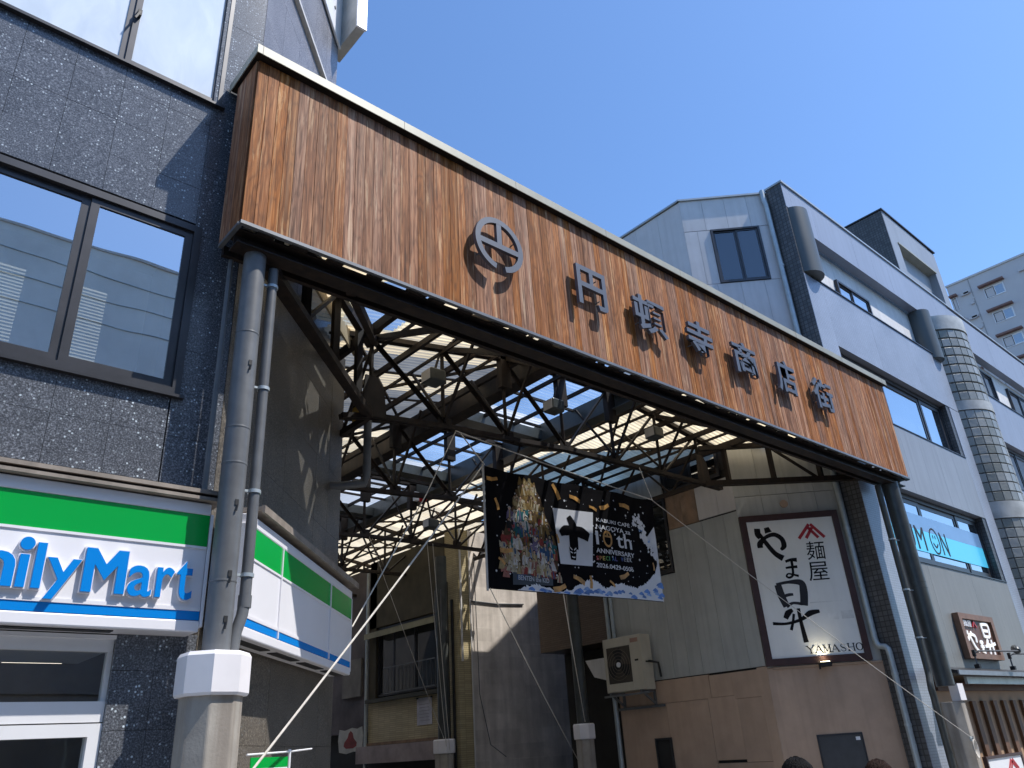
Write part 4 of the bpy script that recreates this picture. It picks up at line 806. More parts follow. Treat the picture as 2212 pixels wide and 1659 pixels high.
def serif_word(word, x0, x1, z0, z1, mat, parent, fr):
    G = dict(Y=[((0, 1), (.5, .5), .16), ((1, 1), (.5, .5), .08), ((.5, .5), (.5, 0), .16)], A=[((0, 0), (.5, 1), .07), ((1, 0), (.5, 1), .17), ((.2, .35), (.8, .35), .07)], M=[((.08, 0), (.08, 1), .08), ((.08, 1), (.5, .12), .15), ((.92, 1), (.5, .12), .07), ((.92, 0), (.92, 1), .16)],
             S=[], H=[((.1, 0), (.1, 1), .16), ((.9, 0), (.9, 1), .16), ((.1, .5), (.9, .5), .07)], O=[])
    sf_ = dict(Y=[(0, 1), (1, 1), (.5, 0)], A=[(0, 0), (1, 0)], M=[(.08, 0), (.08, 1), (.92, 0), (.92, 1)], H=[(.1, 0), (.1, 1), (.9, 0), (.9, 1)], S=[], O=[])
    n = len(word); cw_ = (x1 - x0) / n; h = z1 - z0
    for i, ch in enumerate(word):
        xa = x0 + cw_ * i; wd = cw_ * .82; g = MB(); T = lambda p: (xa + p[0] * wd, z0 + p[1] * h)
        for k, (a, b, t) in enumerate(G[ch]): stroke(g, [T(a), T(b)], t * wd, D0 - .0004 * k, D1, idf, 1)
        for a in sf_[ch]: q = T(a); g.box(q[0] - wd * .17, q[0] + wd * .17, D0 - .002, D1, q[1] - .006, q[1] + .006)
        if ch == 'O': stroke(g, [T((.5 + .46 * math.cos(t * math.pi / 8), .5 + .5 * math.sin(t * math.pi / 8))) for t in range(17)], [wd * (.08 + .10 * abs(math.cos(t * math.pi / 8))) for t in range(17)], D0, D1, idf, 2)
        if ch == 'S': stroke(g, [T(p) for p in ((.85, .78), (.65, .97), (.35, .97), (.17, .78), (.35, .56), (.65, .44), (.84, .22), (.65, .03), (.33, .03), (.13, .24))], [wd * w_ for w_ in (.05, .08, .08, .12, .16, .16, .12, .08, .08, .05)], D0, D1, idf, 3)
        obj('letter', g, mat, parent, fr)
serif_word('YAMASHO', .85, 1.96, 3.01, 3.145, INK, sg, C2)
obj('faded_patch', MB().box(1.40, 1.60, -.0765, -.0745, 3.62, 3.74).box(1.66, 1.9, -.0765, -.0745, 3.62, 3.78).box(1.1, 1.75, -.0765, -.0745, 3.965, 3.985), M('faded tape', (.72, .70, .66), .5), sg, C2)
lp = thing('sign_spotlight', (15.6, 1.6, 2.78), 'small black lit spotlight under the big noodle shop signboard', 'lamp')
obj('housing', MB().box(1.0, 1.22, -.24, -.11, 2.74, 2.83), BLACK, lp, C2, bevel=.02); obj('bracket', MB().box(1.07, 1.11, -.12, 0, 2.74, 2.78).box(.98, 1.0, -.20, -.14, 2.70, 2.80), BLACK, lp, C2); obj('lens', MB().box(1.03, 1.19, -.22, -.13, 2.831, 2.836), m_emit('warm lamp', (1, .9, .6), 12), lp, C2)
ld = bpy.data.lights.new('spotlight_beam', 'SPOT'); ld.energy = 6; ld.color = (1, .93, .70); ld.spot_size = R(110); ld.spot_blend = .9; ld.shadow_soft_size = .05
lo_ = bpy.data.objects.new('spotlight_beam', ld); COL.objects.link(lo_); Wl = C2 @ Matrix.Translation((1.11, -.19, 2.87)) @ Matrix.Rotation(R(158), 4, 'X'); place(lo_, lp, Wl)
# small wooden shop sign on the street side with two swan neck lamps
ss = thing('wooden_shop_sign', (20.1, .6, 2.7), 'small brown wooden shop sign with white brush lettering above the black canopy', 'sign')
YS0 = .56
obj('board', MB().box(19.2, 20.95, YS0 + .05, .69, 2.92, 3.70), M('dark red sign board', (.12, .05, .03), .5, 0, .2, 4), ss); obj('frame', MB().box(19.05, 19.22, YS0, .69, 2.84, 3.80).box(20.93, 21.1, YS0, .69, 2.84, 3.80).box(19.22, 20.93, YS0, .69, 2.84, 2.95).box(19.22, 20.93, YS0, .69, 3.68, 3.80), M('brown sign frame', (.19, .10, .06), .5, 0, .2, 4), ss)
def small(x, z_): return lambda a, d, b: (x + a, YS0 + .05 + d, z_ + b)
WLET = m_emit('glowing white letters', (1, 1, 1), .25)  # faint glow added to the letters to brighten them, no lamp in them
for off, groups in ((small(19.25, 3.05), (([(.12, .38), (.10, .30)], [(.30, .36), (.34, .30)], [(.05, .18), (.25, .30), (.50, .27), (.50, .14)], [(.18, .30), (.34, .05), (.5, -.05)]), ([(.68, .15), (.86, .16)], [(.68, .06), (.86, .06)], [(.77, .2), (.77, -.02), (.70, -.03), (.86, -.06)]))),
                    (small(20.2, 3.0), (([(.1, .60), (.12, .32)], [(.08, .60), (.50, .60), (.46, .34)], [(.15, .47), (.42, .47)], [(.14, .34), (.42, .34)]), ([(.26, .28), (.12, .12)], [(0, .12), (.35, .15), (.66, .20)], [(.28, .2), (.2, -.04)], [(.45, .28), (.47, -.1)])))):
    for grp in groups:
        g = MB()
        for pts in grp: stroke(g, pts, .065, -.03, -.01, off)
        obj('brush_character', g, WLET, ss)
obj('lettering', text_mb('麺屋', (19.28, 19.72, 3.52, 3.66), YS0 + .02, YS0 + .04), WHITE, ss)
g = MB(); stroke(g, [(19.80, 3.52), (19.90, 3.65), (20.0, 3.52)], .05, YS0 + .02, YS0 + .04, idf, 1); obj('peak_mark', g, SGRED, ss)
for x0, x1, hx, lit, lab in ((18.98, 19.0, 19.9, 0, 'left swan neck lamp with dark head below the wooden shop sign'), (21.1, 21.15, 21.95, 1, 'right swan neck lamp with lit bulb beside the wooden shop sign')):
    t = thing('sign_lamp', (x0, .3, 2.65), lab, 'lamp', 'swan neck lamps at the wooden shop sign')
    obj('arm', MB().tube([(x0, .45, 2.66), (x0, .45, 2.92), (x0 + .03, .36, 2.96), (hx - .15, -.05, 2.93), (hx, -.12, 2.93)], .018, 8), STEELG, t, smooth=True); obj('foot', MB().box(x0 - .05, x0 + .05, .40, .50, 2.62, 2.70).box(x0 - .03, x0 + .03, .42, .48, 2.86, 2.99), BLACK, t)
    hd = obj('head', MB().tube([(hx, -.12, 2.93), (hx + .05, -.09, 2.95), (hx + .14, -.03, 2.99)], [.05, .085, .085], 14), STEELD if not lit else WHITE, t, smooth=True)
    if lit: obj('bulb', MB().lathe([(.02, 2.93), (.06, 2.96), (.075, 3.0), (.05, 3.05), (.01, 3.07)], (hx + .12, -.02), 14), m_emit('bulb glow', (1, .97, .85), 9), t, smooth=True)
ws = thing('menu_board', (18.6, .3, 0), 'white board with a red peak mark at the foot of the street side shop front', 'sign')
obj('board', MB().box(17.75, 19.6, .36, .40, .12, .93), WHITE, ws); obj('frame', MB().box(17.70, 17.75, .34, .42, .12, .98).box(19.6, 19.66, .34, .42, .12, .98).box(17.75, 19.6, .34, .42, .93, .98), REDW, ws)
g = MB()
for a, b, c_, d_ in ((18.75, .70, 18.98, .88), (18.88, .70, 19.05, .86), (19.3, .70, 19.07, .88), (19.2, .70, 19.0, .84)): stroke(g, [(a, b), (c_, d_)], .05, .352, .358, idf, 1)
obj('peak_mark', g, SGRED, ws); obj('lettering', text_mb('麺', (18.9, 19.2, .30, .62), .352, .358, offset=.01), INK, ws)

# ---------------------------------------------------------------- air conditioner on the arcade wall
ac = thing('air_conditioner', (14.2, 6.0, 2.4), 'beige outdoor air conditioner unit on a wall bracket above the arcade', 'air conditioner')
BEI = M('beige enamel', (.50, .46, .37), .45, 0, .08, 2, .02, 0, 60, .2, .5, (.3, .26, .2))
x0, x1, ya, yb_, za, zb3 = 14.08, 14.44, 5.50, 6.62, 2.66, 3.82
ca = obj('casing', MB().box(x0 + .012, x1, ya, yb_, za, zb3).box(x0, x0 + .011, ya + .32, yb_ - .03, zb3 - .2, zb3 - .01).box(x0, x0 + .011, ya + .32, yb_ - .03, za + .01, za + .18).box(x0, x0 + .011, ya + .005, ya + .315, za + .01, zb3 - .01).box(x0, x0 + .011, yb_ - .095, yb_ - .03, za + .181, zb3 - .201), BEI, ac, bevel=.006)
obj('fan_recess', MB().box(x0 + .002, x0 + .012, ya + .33, yb_ - .10, za + .185, zb3 - .205), M('dark fan opening', (.05, .042, .032), .6), ac)
fb = MB(); fc = (5.50 + .33 + 6.52) / 2 + .0; fz = 3.23
for k in range(3):
    a = R(90 + 120 * k); fb.prism([(.05 * math.cos(a - .9), .05 * math.sin(a - .9)), (.34 * math.cos(a - .45), .34 * math.sin(a - .45)), (.36 * math.cos(a + .15), .36 * math.sin(a + .15)), (.30 * math.cos(a + .45), .30 * math.sin(a + .45)), (.05 * math.cos(a + .8), .05 * math.sin(a + .8))], -.003, .003, lambda p, q, d: (x0 - .004 + d, 6.175 + p, fz + q))
fan = obj('fan', fb, BLACK, ac); obj('hub', MB().tube([(x0 - .03, 6.175, fz), (x0 - .001, 6.175, fz)], .055, 18), WHITE, fan, smooth=True)
gr = MB()
for r_ in (.12, .19, .26, .33): gr.tube([(x0 - .022, 6.175 + r_ * math.cos(t * math.pi / 14), fz + r_ * math.sin(t * math.pi / 14)) for t in range(29)], .0035, 5)
obj('fan_guard', gr, M('brown wire guard', (.16, .13, .10), .5), ac)
obj('handle', MB().box(x0 - .006, x0 - .001, ya + .1, ya + .2, 3.26, 3.30).box(14.2, 14.34, ya - .01, ya - .001, 3.22, 3.25), BLACK, ac)
obj('caution_label', MB().box(x0 - .003, x0 - .0005, ya + .06, ya + .28, 3.66, 3.75), M('faded red label', (.34, .20, .15), .6), ac)
br = MB()
for y_ in (5.6, 6.5): br.beam((14.05, y_, 2.635), (14.52, y_, 2.635), .05, .05).beam((14.08, y_, 2.63), (14.52, y_, 2.36), .04, .04).beam((14.50, y_, 2.7), (14.50, y_, 2.3), .05, .05)
br.beam((14.08, 5.4, 2.59), (14.08, 6.7, 2.59), .04, .04).beam((14.48, 5.35, 2.32), (14.48, 6.7, 2.32), .05, .05)
obj('bracket', br, STEELG, ac); obj('refrigerant_pipe', MB().tube([(14.3, ya - .01, 3.24), (14.3, ya - .1, 3.22), (14.46, ya - .14, 3.2), (14.5, ya - .14, 2.9)], .025, 8), BLACK, ac, smooth=True)

# ---------------------------------------------------------------- inside the arcade, right hand side
bb = thing('brown_tiled_building', (15.5, 8, 0), 'dim brown tiled upper storey overhanging the dark alley behind the inner post', 'building')
obj('wall', MB().box(14.55, 15.9, 6.82, 9.2, 3.85, 6.9), TILEB, bb); obj('wall', MB().box(15.4, 16.2, 6.8, 9.2, 0, 3.84), DARK, bb); obj('roof', MB().box(14.45, 16.0, 6.80, 9.3, 6.905, 6.98), STEEL, bb)
obj('duct', MB().prism([(6.9, 3.5), (6.9, 2.95), (7.45, 3.1), (7.7, 3.5)], 14.6, 15.2, lambda a, b, d: (d, a, b)), OFFW, bb)
cbld = thing('concrete_building', (16.5, 11, 0), 'bare concrete building wall with a bright sunlit patch beyond the banner', 'building')
m, nt, ns, ln, bs = newmat('form marked concrete')
mp = coords(nt, (1, 1, 1), False); sp = N(nt, 'ShaderNodeSeparateXYZ'); ln.new(mp.outputs[0], sp.inputs[0]); cb2 = N(nt, 'ShaderNodeCombineXYZ'); ln.new(sp.outputs['X'], cb2.inputs[0]); ln.new(sp.outputs['Z'], cb2.inputs[1])
b = N(nt, 'ShaderNodeTexBrick', Scale=1.0); b.inputs['Brick Width'].default_value = .55; b.inputs['Row Height'].default_value = .36; b.inputs['Mortar Size'].default_value = .012; b.inputs['Color1'].default_value = (.58, .53, .48, 1); b.inputs['Color2'].default_value = (.72, .66, .60, 1); b.inputs['Mortar'].default_value = (.68, .63, .57, 1); ln.new(cb2.outputs[0], b.inputs['Vector'])
n1 = N(nt, 'ShaderNodeTexNoise', Scale=1.6, Detail=7.0, Roughness=.65); ln.new(mp.outputs[0], n1.inputs['Vector']); mp2 = coords(nt, (4, 4, .4), False); n2 = N(nt, 'ShaderNodeTexNoise', Scale=1.0, Detail=4.0); ln.new(mp2.outputs[0], n2.inputs['Vector'])
c = mix(nt, 1.0, b.outputs['Color'], ramp(nt, n1.outputs['Fac'], [(.3, (.72, .71, .70)), (.7, (1.1, 1.09, 1.08))]).outputs[0], 'MULTIPLY'); c = mix(nt, 1.0, c, ramp(nt, n2.outputs['Fac'], [(.35, (.78, .77, .76)), (.6, (1.02, 1.02, 1.02))]).outputs[0], 'MULTIPLY')
ln.new(c, bs.inputs['Base Color']); bs.inputs['Roughness'].default_value = .85; bumpn(nt, bs, n1.outputs['Fac'], .4, .01)
FORMC = m
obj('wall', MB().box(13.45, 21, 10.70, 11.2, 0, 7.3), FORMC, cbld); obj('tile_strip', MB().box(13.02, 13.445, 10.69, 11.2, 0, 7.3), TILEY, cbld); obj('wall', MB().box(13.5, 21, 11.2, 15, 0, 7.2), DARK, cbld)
obj('conduit', MB().tube([(13.42, 10.64, 7.3), (13.42, 10.64, 0)], .022, 8).tube([(13.10, 10.63, 7.3), (13.10, 10.63, 3.8)], .03, 8), OFFW, cbld, smooth=True); obj('cable', MB().tube([(13.4, 10.675, 5.36), (14.4, 10.675, 5.34), (15.4, 10.675, 5.40)], .02, 6).tube([(13.6, 10.64, 6.5), (13.62, 10.62, 3.0), (13.9, 10.6, 1.8), (14.4, 10.6, 1.5)], .012, 6), STEELG, cbld, smooth=True)
yl = thing('cream_tiled_building', (13.3, 13, 0), 'dark fronted building with cream tiled band and shaded window facing the arcade', 'building')
XY = 13.0
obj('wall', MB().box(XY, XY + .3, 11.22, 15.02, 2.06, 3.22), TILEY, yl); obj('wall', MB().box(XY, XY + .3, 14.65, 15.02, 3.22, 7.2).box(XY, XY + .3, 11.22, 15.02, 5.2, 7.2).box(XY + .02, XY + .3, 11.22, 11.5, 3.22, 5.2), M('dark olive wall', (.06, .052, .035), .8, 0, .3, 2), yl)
obj('awning', MB().prism([(XY - .30, 4.86), (XY - .30, 5.02), (XY + .1, 5.12), (XY + .1, 4.96)], 11.3, 14.85, lambda a, b, d: (a, d, b)), M('yellowed awning', (.27, .25, .16), .6), yl)
C4 = Matrix.Translation((XY, 14.65, 0)) @ Matrix.Rotation(R(-90), 4, 'Z')
sash_window(yl, C4, .02, 3.1, 3.26, 5.18, (.8, 1.9), BRONZE, DGLASS, .05, .12, .06, .05)
rl = MB().beam((XY - .14, 11.5, 3.98), (XY - .14, 14.0, 3.98), .025, .025).beam((XY - .14, 11.5, 3.30), (XY - .14, 14.0, 3.30), .03, .03)
for k in range(14): rl.beam((XY - .14, 11.5 + k * .19, 3.3), (XY - .14, 11.5 + k * .19, 3.98), .012, .012)
obj('window_rail', rl, STEELG, yl); obj('window_ledge', MB().box(XY - .2, XY, 11.3, 14.9, 3.10, 3.20), M('dark ledge', (.05, .048, .035), .7), yl)
obj('room', MB().box(XY + 1, XY + 1.1, 11.2, 15, 2, 6), DARK, yl); obj('fascia_board', MB().box(XY - .16, XY - .04, 11.3, 15.4, 1.54, 1.98), M('mauve fascia', (.30, .25, .25), .6), yl); obj('lower_trim', MB().box(XY - .05, XY, 11.22, 15.02, 1.99, 2.06), RUST, yl)
obj('wall', MB().box(XY + .2, XY + .3, 11.2, 15.3, 0, 1.54), DARK, yl); obj('drain_pipe', MB().tube([(XY - .06, 15.05, 6.9), (XY - .06, 15.05, 0)], .05, 10), GALV, yl, smooth=True)
obj('conduit', MB().tube([(XY - .05, 11.05, 5.9), (XY - .05, 11.05, 0)], .03, 8).tube([(XY + .0, 10.9, 5.4), (XY, 10.9, 0)], .04, 8), BLACK, yl, smooth=True)
fb2 = thing('dark_shop_building', (13.8, 18.5, 0), 'far dark shop building seen behind the drain pipe at the arcade end', 'building')
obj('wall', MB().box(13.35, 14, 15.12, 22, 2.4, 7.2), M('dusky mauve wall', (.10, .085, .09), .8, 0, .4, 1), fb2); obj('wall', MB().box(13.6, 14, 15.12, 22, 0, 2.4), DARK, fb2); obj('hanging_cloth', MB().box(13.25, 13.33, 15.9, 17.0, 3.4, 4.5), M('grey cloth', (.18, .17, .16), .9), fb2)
obj('far_wall', MB().box(5, 20, 50, 51, 0, 9), M('far arcade wall', (.12, .11, .10), .9, 0, .5, .6), fb2)
pn = thing('paper_notice', (12.98, 12.2, 2.4), 'white paper notice taped to the cream tiled wall', 'notice')
obj('sheet', MB().box(12.982, 12.988, 11.85, 12.53, 2.38, 3.05), M('paper', (.48, .48, .55), .7), pn)
g = MB()
for k in range(6): g.box(12.978, 12.981, 11.95 + .02 * (k % 3), 12.42, 2.48 + k * .08, 2.495 + k * .08)
obj('printed_line', g, M('faint print', (.30, .30, .36), .7), pn); obj('tape', MB().box(12.976, 12.981, 12.46, 12.56, 3.03, 3.07).box(12.976, 12.981, 11.82, 11.9, 3.03, 3.07), BLACK, pn)
rs = thing('round_doll_sign', (13.0, 15.9, 1.8), 'ragged white cloth sign with a dark red blob at the far arcade end', 'sign')
obj('cloth', MB().prism([(15.3, 1.86), (15.28, 2.30), (15.34, 2.53), (15.6, 2.48), (15.9, 2.52), (16.3, 2.46), (16.62, 2.50), (16.68, 2.2), (16.60, 1.88), (16.2, 1.83), (15.8, 1.88)], 12.99, 13.01, lambda a, b, d: (d, a, b)), M('ragged cloth', (.42, .42, .40), .8), rs)
obj('doll_print', MB().prism([(15.62, 2.02), (15.60, 2.12), (15.78, 2.24), (15.84, 2.38), (15.95, 2.44), (16.06, 2.38), (16.12, 2.26), (16.30, 2.14), (16.34, 2.04), (16.2, 1.97), (15.8, 1.97)], 12.984, 12.989, lambda a, b, d: (d, a, b)), M('dark red print', (.20, .02, .015), .6, 0, .5, 4), rs)

# ---------------------------------------------------------------- banner
bn = thing('event_banner', (9.27, 2.5, 3.7), 'black event banner with gold confetti and white lettering hanging under the roof truss', 'banner')
TL, BL, TR, BR = (7.27, 5.58), (7.256, 3.727), (11.31, 5.667), (11.22, 3.807)
def sag(x, z_): return .014 * math.sin(x * 1.7) + .008 * math.sin(x * 3.1 + z_)
cl = MB(); nx, nz = 28, 12; vv = []
for j in range(nz + 1):
    for i in range(nx + 1):
        u_, v_ = i / nx, j / nz; a = [BL[k] + (BR[k] - BL[k]) * u_ for k in (0, 1)]; b_ = [TL[k] + (TR[k] - TL[k]) * u_ for k in (0, 1)]
        x = a[0] + (b_[0] - a[0]) * v_; z_ = a[1] + (b_[1] - a[1]) * v_ - (.03 * math.sin(u_ * math.pi * 4) ** 2 if j == nz else 0); vv.append((x, 2.5 + sag(x, z_), z_))
o_ = len(vv); vv += [(p[0], p[1] + .006, p[2]) for p in vv]
ff = []
for j in range(nz):
    for i in range(nx):
        q = (j * (nx + 1) + i, j * (nx + 1) + i + 1, (j + 1) * (nx + 1) + i + 1, (j + 1) * (nx + 1) + i); ff.append(q); ff.append(tuple(o_ + k for k in reversed(q)))
cl.add(vv, ff)
INKB = M('banner black', (.006, .005, .006), .8, 0, .3, 2, spec=.05)
obj('cloth', cl, INKB, bn, smooth=True, fix=False)
bf = lambda a, d, b: (a, 2.5 + sag(a, b) + d, b)
def flat(poly, d, mb=None, mi=0):
    mb = mb or MB(); cx_ = sum(p[0] for p in poly) / len(poly); cz_ = sum(p[1] for p in poly) / len(poly)
    n = len(poly); return mb.add([bf(p[0], -d, p[1]) for p in poly] + [bf(cx_, -d, cz_)], [(i, (i + 1) % n, n) for i in range(n)], mi)
PW = M('banner white', (.60, .58, .60), .5, 0, .08, 2); PGOLD = M('banner gold', (.46, .22, .045), .5, 0, .5, 9); PBLU = M('banner blue', (.07, .16, .42), .5, 0, .5, 6); PGR = M('banner grey', (.028, .03, .038), .5, 0, .2, 2)
def banner_panel(poly, mat, d, name):
    return obj(name, flat(poly, d), mat, bn, fix=False)
# white panel with a folded cross figure above a striped mask
g = MB(); P0, P1, P2, P3 = (8.68, 5.13), (9.61, 5.18), (9.48, 4.26), (8.75, 4.23)
n = 8; vv = []; ff = []
for j in range(n + 1):
    for i in range(n + 1):
        u_, v_ = i / n, j / n; vv.append(bf(P3[0] + (P2[0] - P3[0]) * u_ + ((P0[0] - P3[0]) + ((P1[0] - P2[0]) - (P0[0] - P3[0])) * u_) * v_, -.006, P3[1] + (P2[1] - P3[1]) * u_ + ((P0[1] - P3[1]) + ((P1[1] - P2[1]) - (P0[1] - P3[1])) * u_) * v_))
for j in range(n):
    for i in range(n): ff.append((j * (n + 1) + i, j * (n + 1) + i + 1, (j + 1) * (n + 1) + i + 1, (j + 1) * (n + 1) + i))
obj('emblem_panel', g.add(vv, ff), PW, bn, fix=False)
g = MB()
stroke(g, [(9.02, 5.03), (9.10, 4.90), (9.10, 4.78), (9.09, 4.50)], [.10, .17, .20, .19], -.012, -.010, bf, 6); stroke(g, [(8.80, 4.72), (8.92, 4.785), (9.10, 4.80), (9.29, 4.79), (9.45, 4.725)], [.09, .17, .16, .20, .15], -.013, -.0105, bf, 6)
stroke(g, [(9.06, 4.52), (9.05, 4.32)], [.17, .11], -.012, -.010, bf, 4); obj('cross_emblem', g, INKB, bn)
g = MB()
for pts in ([(8.99, 4.52), (9.04, 4.48)], [(9.13, 4.52), (9.08, 4.48)], [(8.99, 4.45), (9.04, 4.43)], [(9.12, 4.45), (9.07, 4.43)], [(9.02, 4.37), (9.06, 4.36), (9.09, 4.37)]): stroke(g, pts, .018, -.016, -.014, bf, 3)
obj('mask_mark', g, PW, bn)
for txt, r_, mat in (('KABUKI CAFÉ', (9.67, 10.53, 5.035, 5.115), PW), ('NAGOYA za', (9.65, 10.52, 4.905, 4.985), PW), ('1', (9.62, 9.68, 4.64, 4.87), PW), ('th', (10.12, 10.52, 4.64, 4.90), PW), ('ANNIVERSARY', (9.60, 10.55, 4.50, 4.58), PW), ('2026.0429-0506', (9.57, 10.48, 4.255, 4.33), PW)):
    obj('lettering', text_mb(txt, r_, -.010, -.008, bf, .008), mat, bn)
for k, (ch, cc) in enumerate(zip('SPECIAL WEEK', [(.45, .05, .04), (.42, .16, .03), (.40, .3, .05), (.12, .3, .06), (.05, .25, .12), (.04, .12, .30), (.10, .08, .3), 0, (.06, .10, .35), (.28, .28, .32), (.4, .38, .4), (.5, .48, .5)])):
    if cc: obj('lettering', text_mb(ch, (9.585 + k * .075, 9.585 + k * .075 + (.055 if ch != 'I' else .02), 4.375 + k * .004, 4.445 + k * .004), -.010, -.008, bf, .01), M('banner tint %d' % k, cc, .5), bn)
g = MB(); stroke(g, [(9.90 + .095 * math.cos(t * math.pi / 8), 4.76 + .125 * math.sin(t * math.pi / 8)) for t in range(0, 17)], .035, -.010, -.008, bf, 2); stroke(g, [(9.82, 4.80), (9.98, 4.80)], .03, -.0105, -.0085, bf, 2); stroke(g, [(9.90, 4.86), (9.90, 4.80)], .03, -.0105, -.0085, bf, 2); obj('mask_numeral', g, PGOLD, bn)
banner_panel([(7.73, 4.05), (7.72, 3.82), (8.54, 3.87), (8.56, 4.11)], PGR, .007, 'caption_box'); obj('lettering', text_mb('BENTEN the KID', (7.83, 8.46, 3.90, 3.97), -.012, -.010, bf, .01), M('banner pale grey', (.36, .36, .38), .5), bn)
# crowd of performers: overlapping little print patches in dull gold, rose, blue and white
random.seed(11)
cols = [(.17, .105, .035), (.10, .06, .022), (.27, .20, .10), (.34, .29, .21), (.20, .035, .03), (.24, .10, .08), (.035, .07, .15), (.02, .10, .11), (.42, .39, .37), (.13, .10, .17), (.015, .013, .014), (.07, .04, .02), (.42, .26, .18)]
PC = [M('banner crowd %d' % k, c_, .7, 0, .35, 14, spec=.1) for k, c_ in enumerate(cols)]
g = MB()
flat([(7.52, 4.03), (8.68, 4.12), (8.72, 4.4), (8.62, 4.75), (8.50, 4.95), (8.42, 5.25), (8.30, 5.40), (8.12, 5.50), (7.98, 5.38), (7.90, 5.1), (7.72, 4.95), (7.60, 4.6), (7.50, 4.3)], .0055, g, 11)
dd = .006
for k in range(150):                                        # gilded rocks behind the troupe
    v_ = random.random(); x = 8.12 + random.uniform(-1, 1) * (.16 + .42 * (1 - v_)); z_ = 4.35 + 1.1 * v_; s_ = random.uniform(.03, .075); dd += .000004
    flat([(x + s_ * math.cos(t) * random.uniform(.35, .8), z_ + s_ * 1.7 * math.sin(t) * random.uniform(.6, 1.1)) for t in (0, .9, 2, 3.1, 4.1, 5.2)], dd, g, random.choice((0, 0, 1, 2, 11)))
rows = [(5.32, 3, .20, .75), (5.10, 4, .30, .8), (4.90, 5, .38, .9), (4.70, 5, .42, 1.0), (4.50, 6, .50, 1.0), (4.32, 7, .54, 1.0), (4.16, 8, .56, .95), (4.05, 8, .58, .85)]
for r_, (zr_, n_, hw, sc0) in enumerate(rows * 2):
    r_ %= 8; n_ += 2
    for i in range(n_):
        x = 8.10 + hw * (2 * (i + .5) / n_ - 1) + random.uniform(-.07, .07); z_ = zr_ + random.uniform(-.06, .06); sc_ = sc0 * random.uniform(.6, 1.15); h = .20 * sc_; w_ = random.uniform(.055, .085) * sc_; le = random.uniform(-.03, .03); dd += .00003
        if x < 7.36 or x > 8.72: continue
        pal = (0, 1, 2, 3) if r_ < 2 else (6, 7, 4, 10, 0, 9, 8) if r_ < 5 else (3, 5, 2, 8, 4, 3, 6)
        c1 = random.choice(pal); c2 = random.choice(pal + (3, 2))
        flat([(x - w_, z_ - h * .5), (x + w_ * 1.1, z_ - h * .5), (x + w_ * .75 + le, z_ + h * .1), (x + w_ * .4 + le, z_ + h * .36), (x - w_ * .4 + le, z_ + h * .36), (x - w_ * .8 + le, z_ + h * .08)], dd, g, c1)
        flat([(x - w_ * .25, z_ - h * .48), (x + w_ * .30, z_ - h * .48), (x + w_ * .22 + le, z_ + h * .3), (x - w_ * .12 + le, z_ + h * .34)], dd + .00001, g, c2)
        sd = random.choice((-1, 1)); flat([(x + sd * w_ * .3 + le, z_ + h * .22), (x + sd * w_ * 1.5, z_ + h * random.uniform(-.1, .5)), (x + sd * w_ * 1.4, z_ + h * -.12), (x + sd * w_ * .4, z_ + h * .02)], dd + .000015, g, c1)
        rh = .028 * sc_; flat([(x + le + rh * 1.25 * math.cos(t), z_ + h * .52 + rh * 1.3 * math.sin(t)) for t in (0, .8, 1.6, 2.4, 3.2, 4.1, 5.2)], dd + .000018, g, random.choice((10, 10, 11, 8)))
        flat([(x + le + rh * .85 * math.cos(t), z_ + h * .47 + rh * math.sin(t)) for t in (0, .8, 1.6, 2.4, 3.2, 4.1, 5.2)], dd + .00002, g, random.choice((12, 12, 3)))
tag(obj('performer_print', g, PC, bn, fix=False), kind='stuff')
g = MB()
for x, z_ in ((7.47, 5.01), (8.78, 5.42), (10.44, 5.41), (9.61, 5.25), (7.52, 4.15), (8.73, 4.63), (8.68, 3.85), (10.22, 4.17), (11.07, 4.41), (9.9, 4.01), (9.13, 4.01), (9.4, 4.0), (7.62, 4.32), (7.40, 5.40), (9.2, 5.36), (9.9, 5.32)):
    a = random.uniform(0, 3.1); l_ = random.uniform(.07, .15); w2 = l_ * .5
    flat([(x + l_ * math.cos(a) * p - w2 * math.sin(a) * q, z_ + l_ * math.sin(a) * p + w2 * math.cos(a) * q) for p, q in ((-1, -.5), (-.2, -.8), (1, -.4), (.9, .5), (.1, .3), (-1, .6))], .0135, g, 0)
for k in range(120):
    x = random.uniform(7.35, 11.1); z_ = random.uniform(3.95, 5.5); s_ = random.uniform(.006, .022); flat([(x + s_ * math.cos(t), z_ + s_ * math.sin(t)) for t in (0, 1.2, 2.4, 3.6, 5)], .0055, g, 1)
tag(obj('confetti_print', g, [PGOLD, PW], bn, fix=False), kind='stuff')
# generic breaking sea along the foot and right edge
top = [(7.80, 3.745), (7.98, 3.81), (8.18, 3.86), (8.40, 3.82), (8.7, 3.80), (8.95, 3.85), (9.15, 3.93), (9.30, 4.01), (9.45, 4.04), (9.62, 3.97), (9.75, 3.93), (10.0, 4.0), (10.2, 4.03), (10.4, 3.98), (10.56, 3.99), (10.8, 4.10), (10.98, 4.22), (11.1, 4.30), (11.18, 4.45), (11.235, 4.62)]
g = MB()
for (xa, za), (xb, zb2) in zip(top, top[1:]):
    n = 4
    for k in range(n):
        t0, t1 = k / n, (k + 1) / n; x0 = xa + (xb - xa) * t0; x1 = xa + (xb - xa) * t1; r0 = random.uniform(-.02, .03); lo0 = 3.737 + (x0 - 7.256) * .0198; lo1 = 3.737 + (x1 - 7.256) * .0198
        q = [(x0, lo0), (x1, lo1), (x1, za + (zb2 - za) * t1 + random.uniform(-.02, .025)), (x0, za + (zb2 - za) * t0 + r0)]
        g.add([bf(p[0], -.0075, p[1]) for p in q], [(0, 1, 2, 3)], 0)
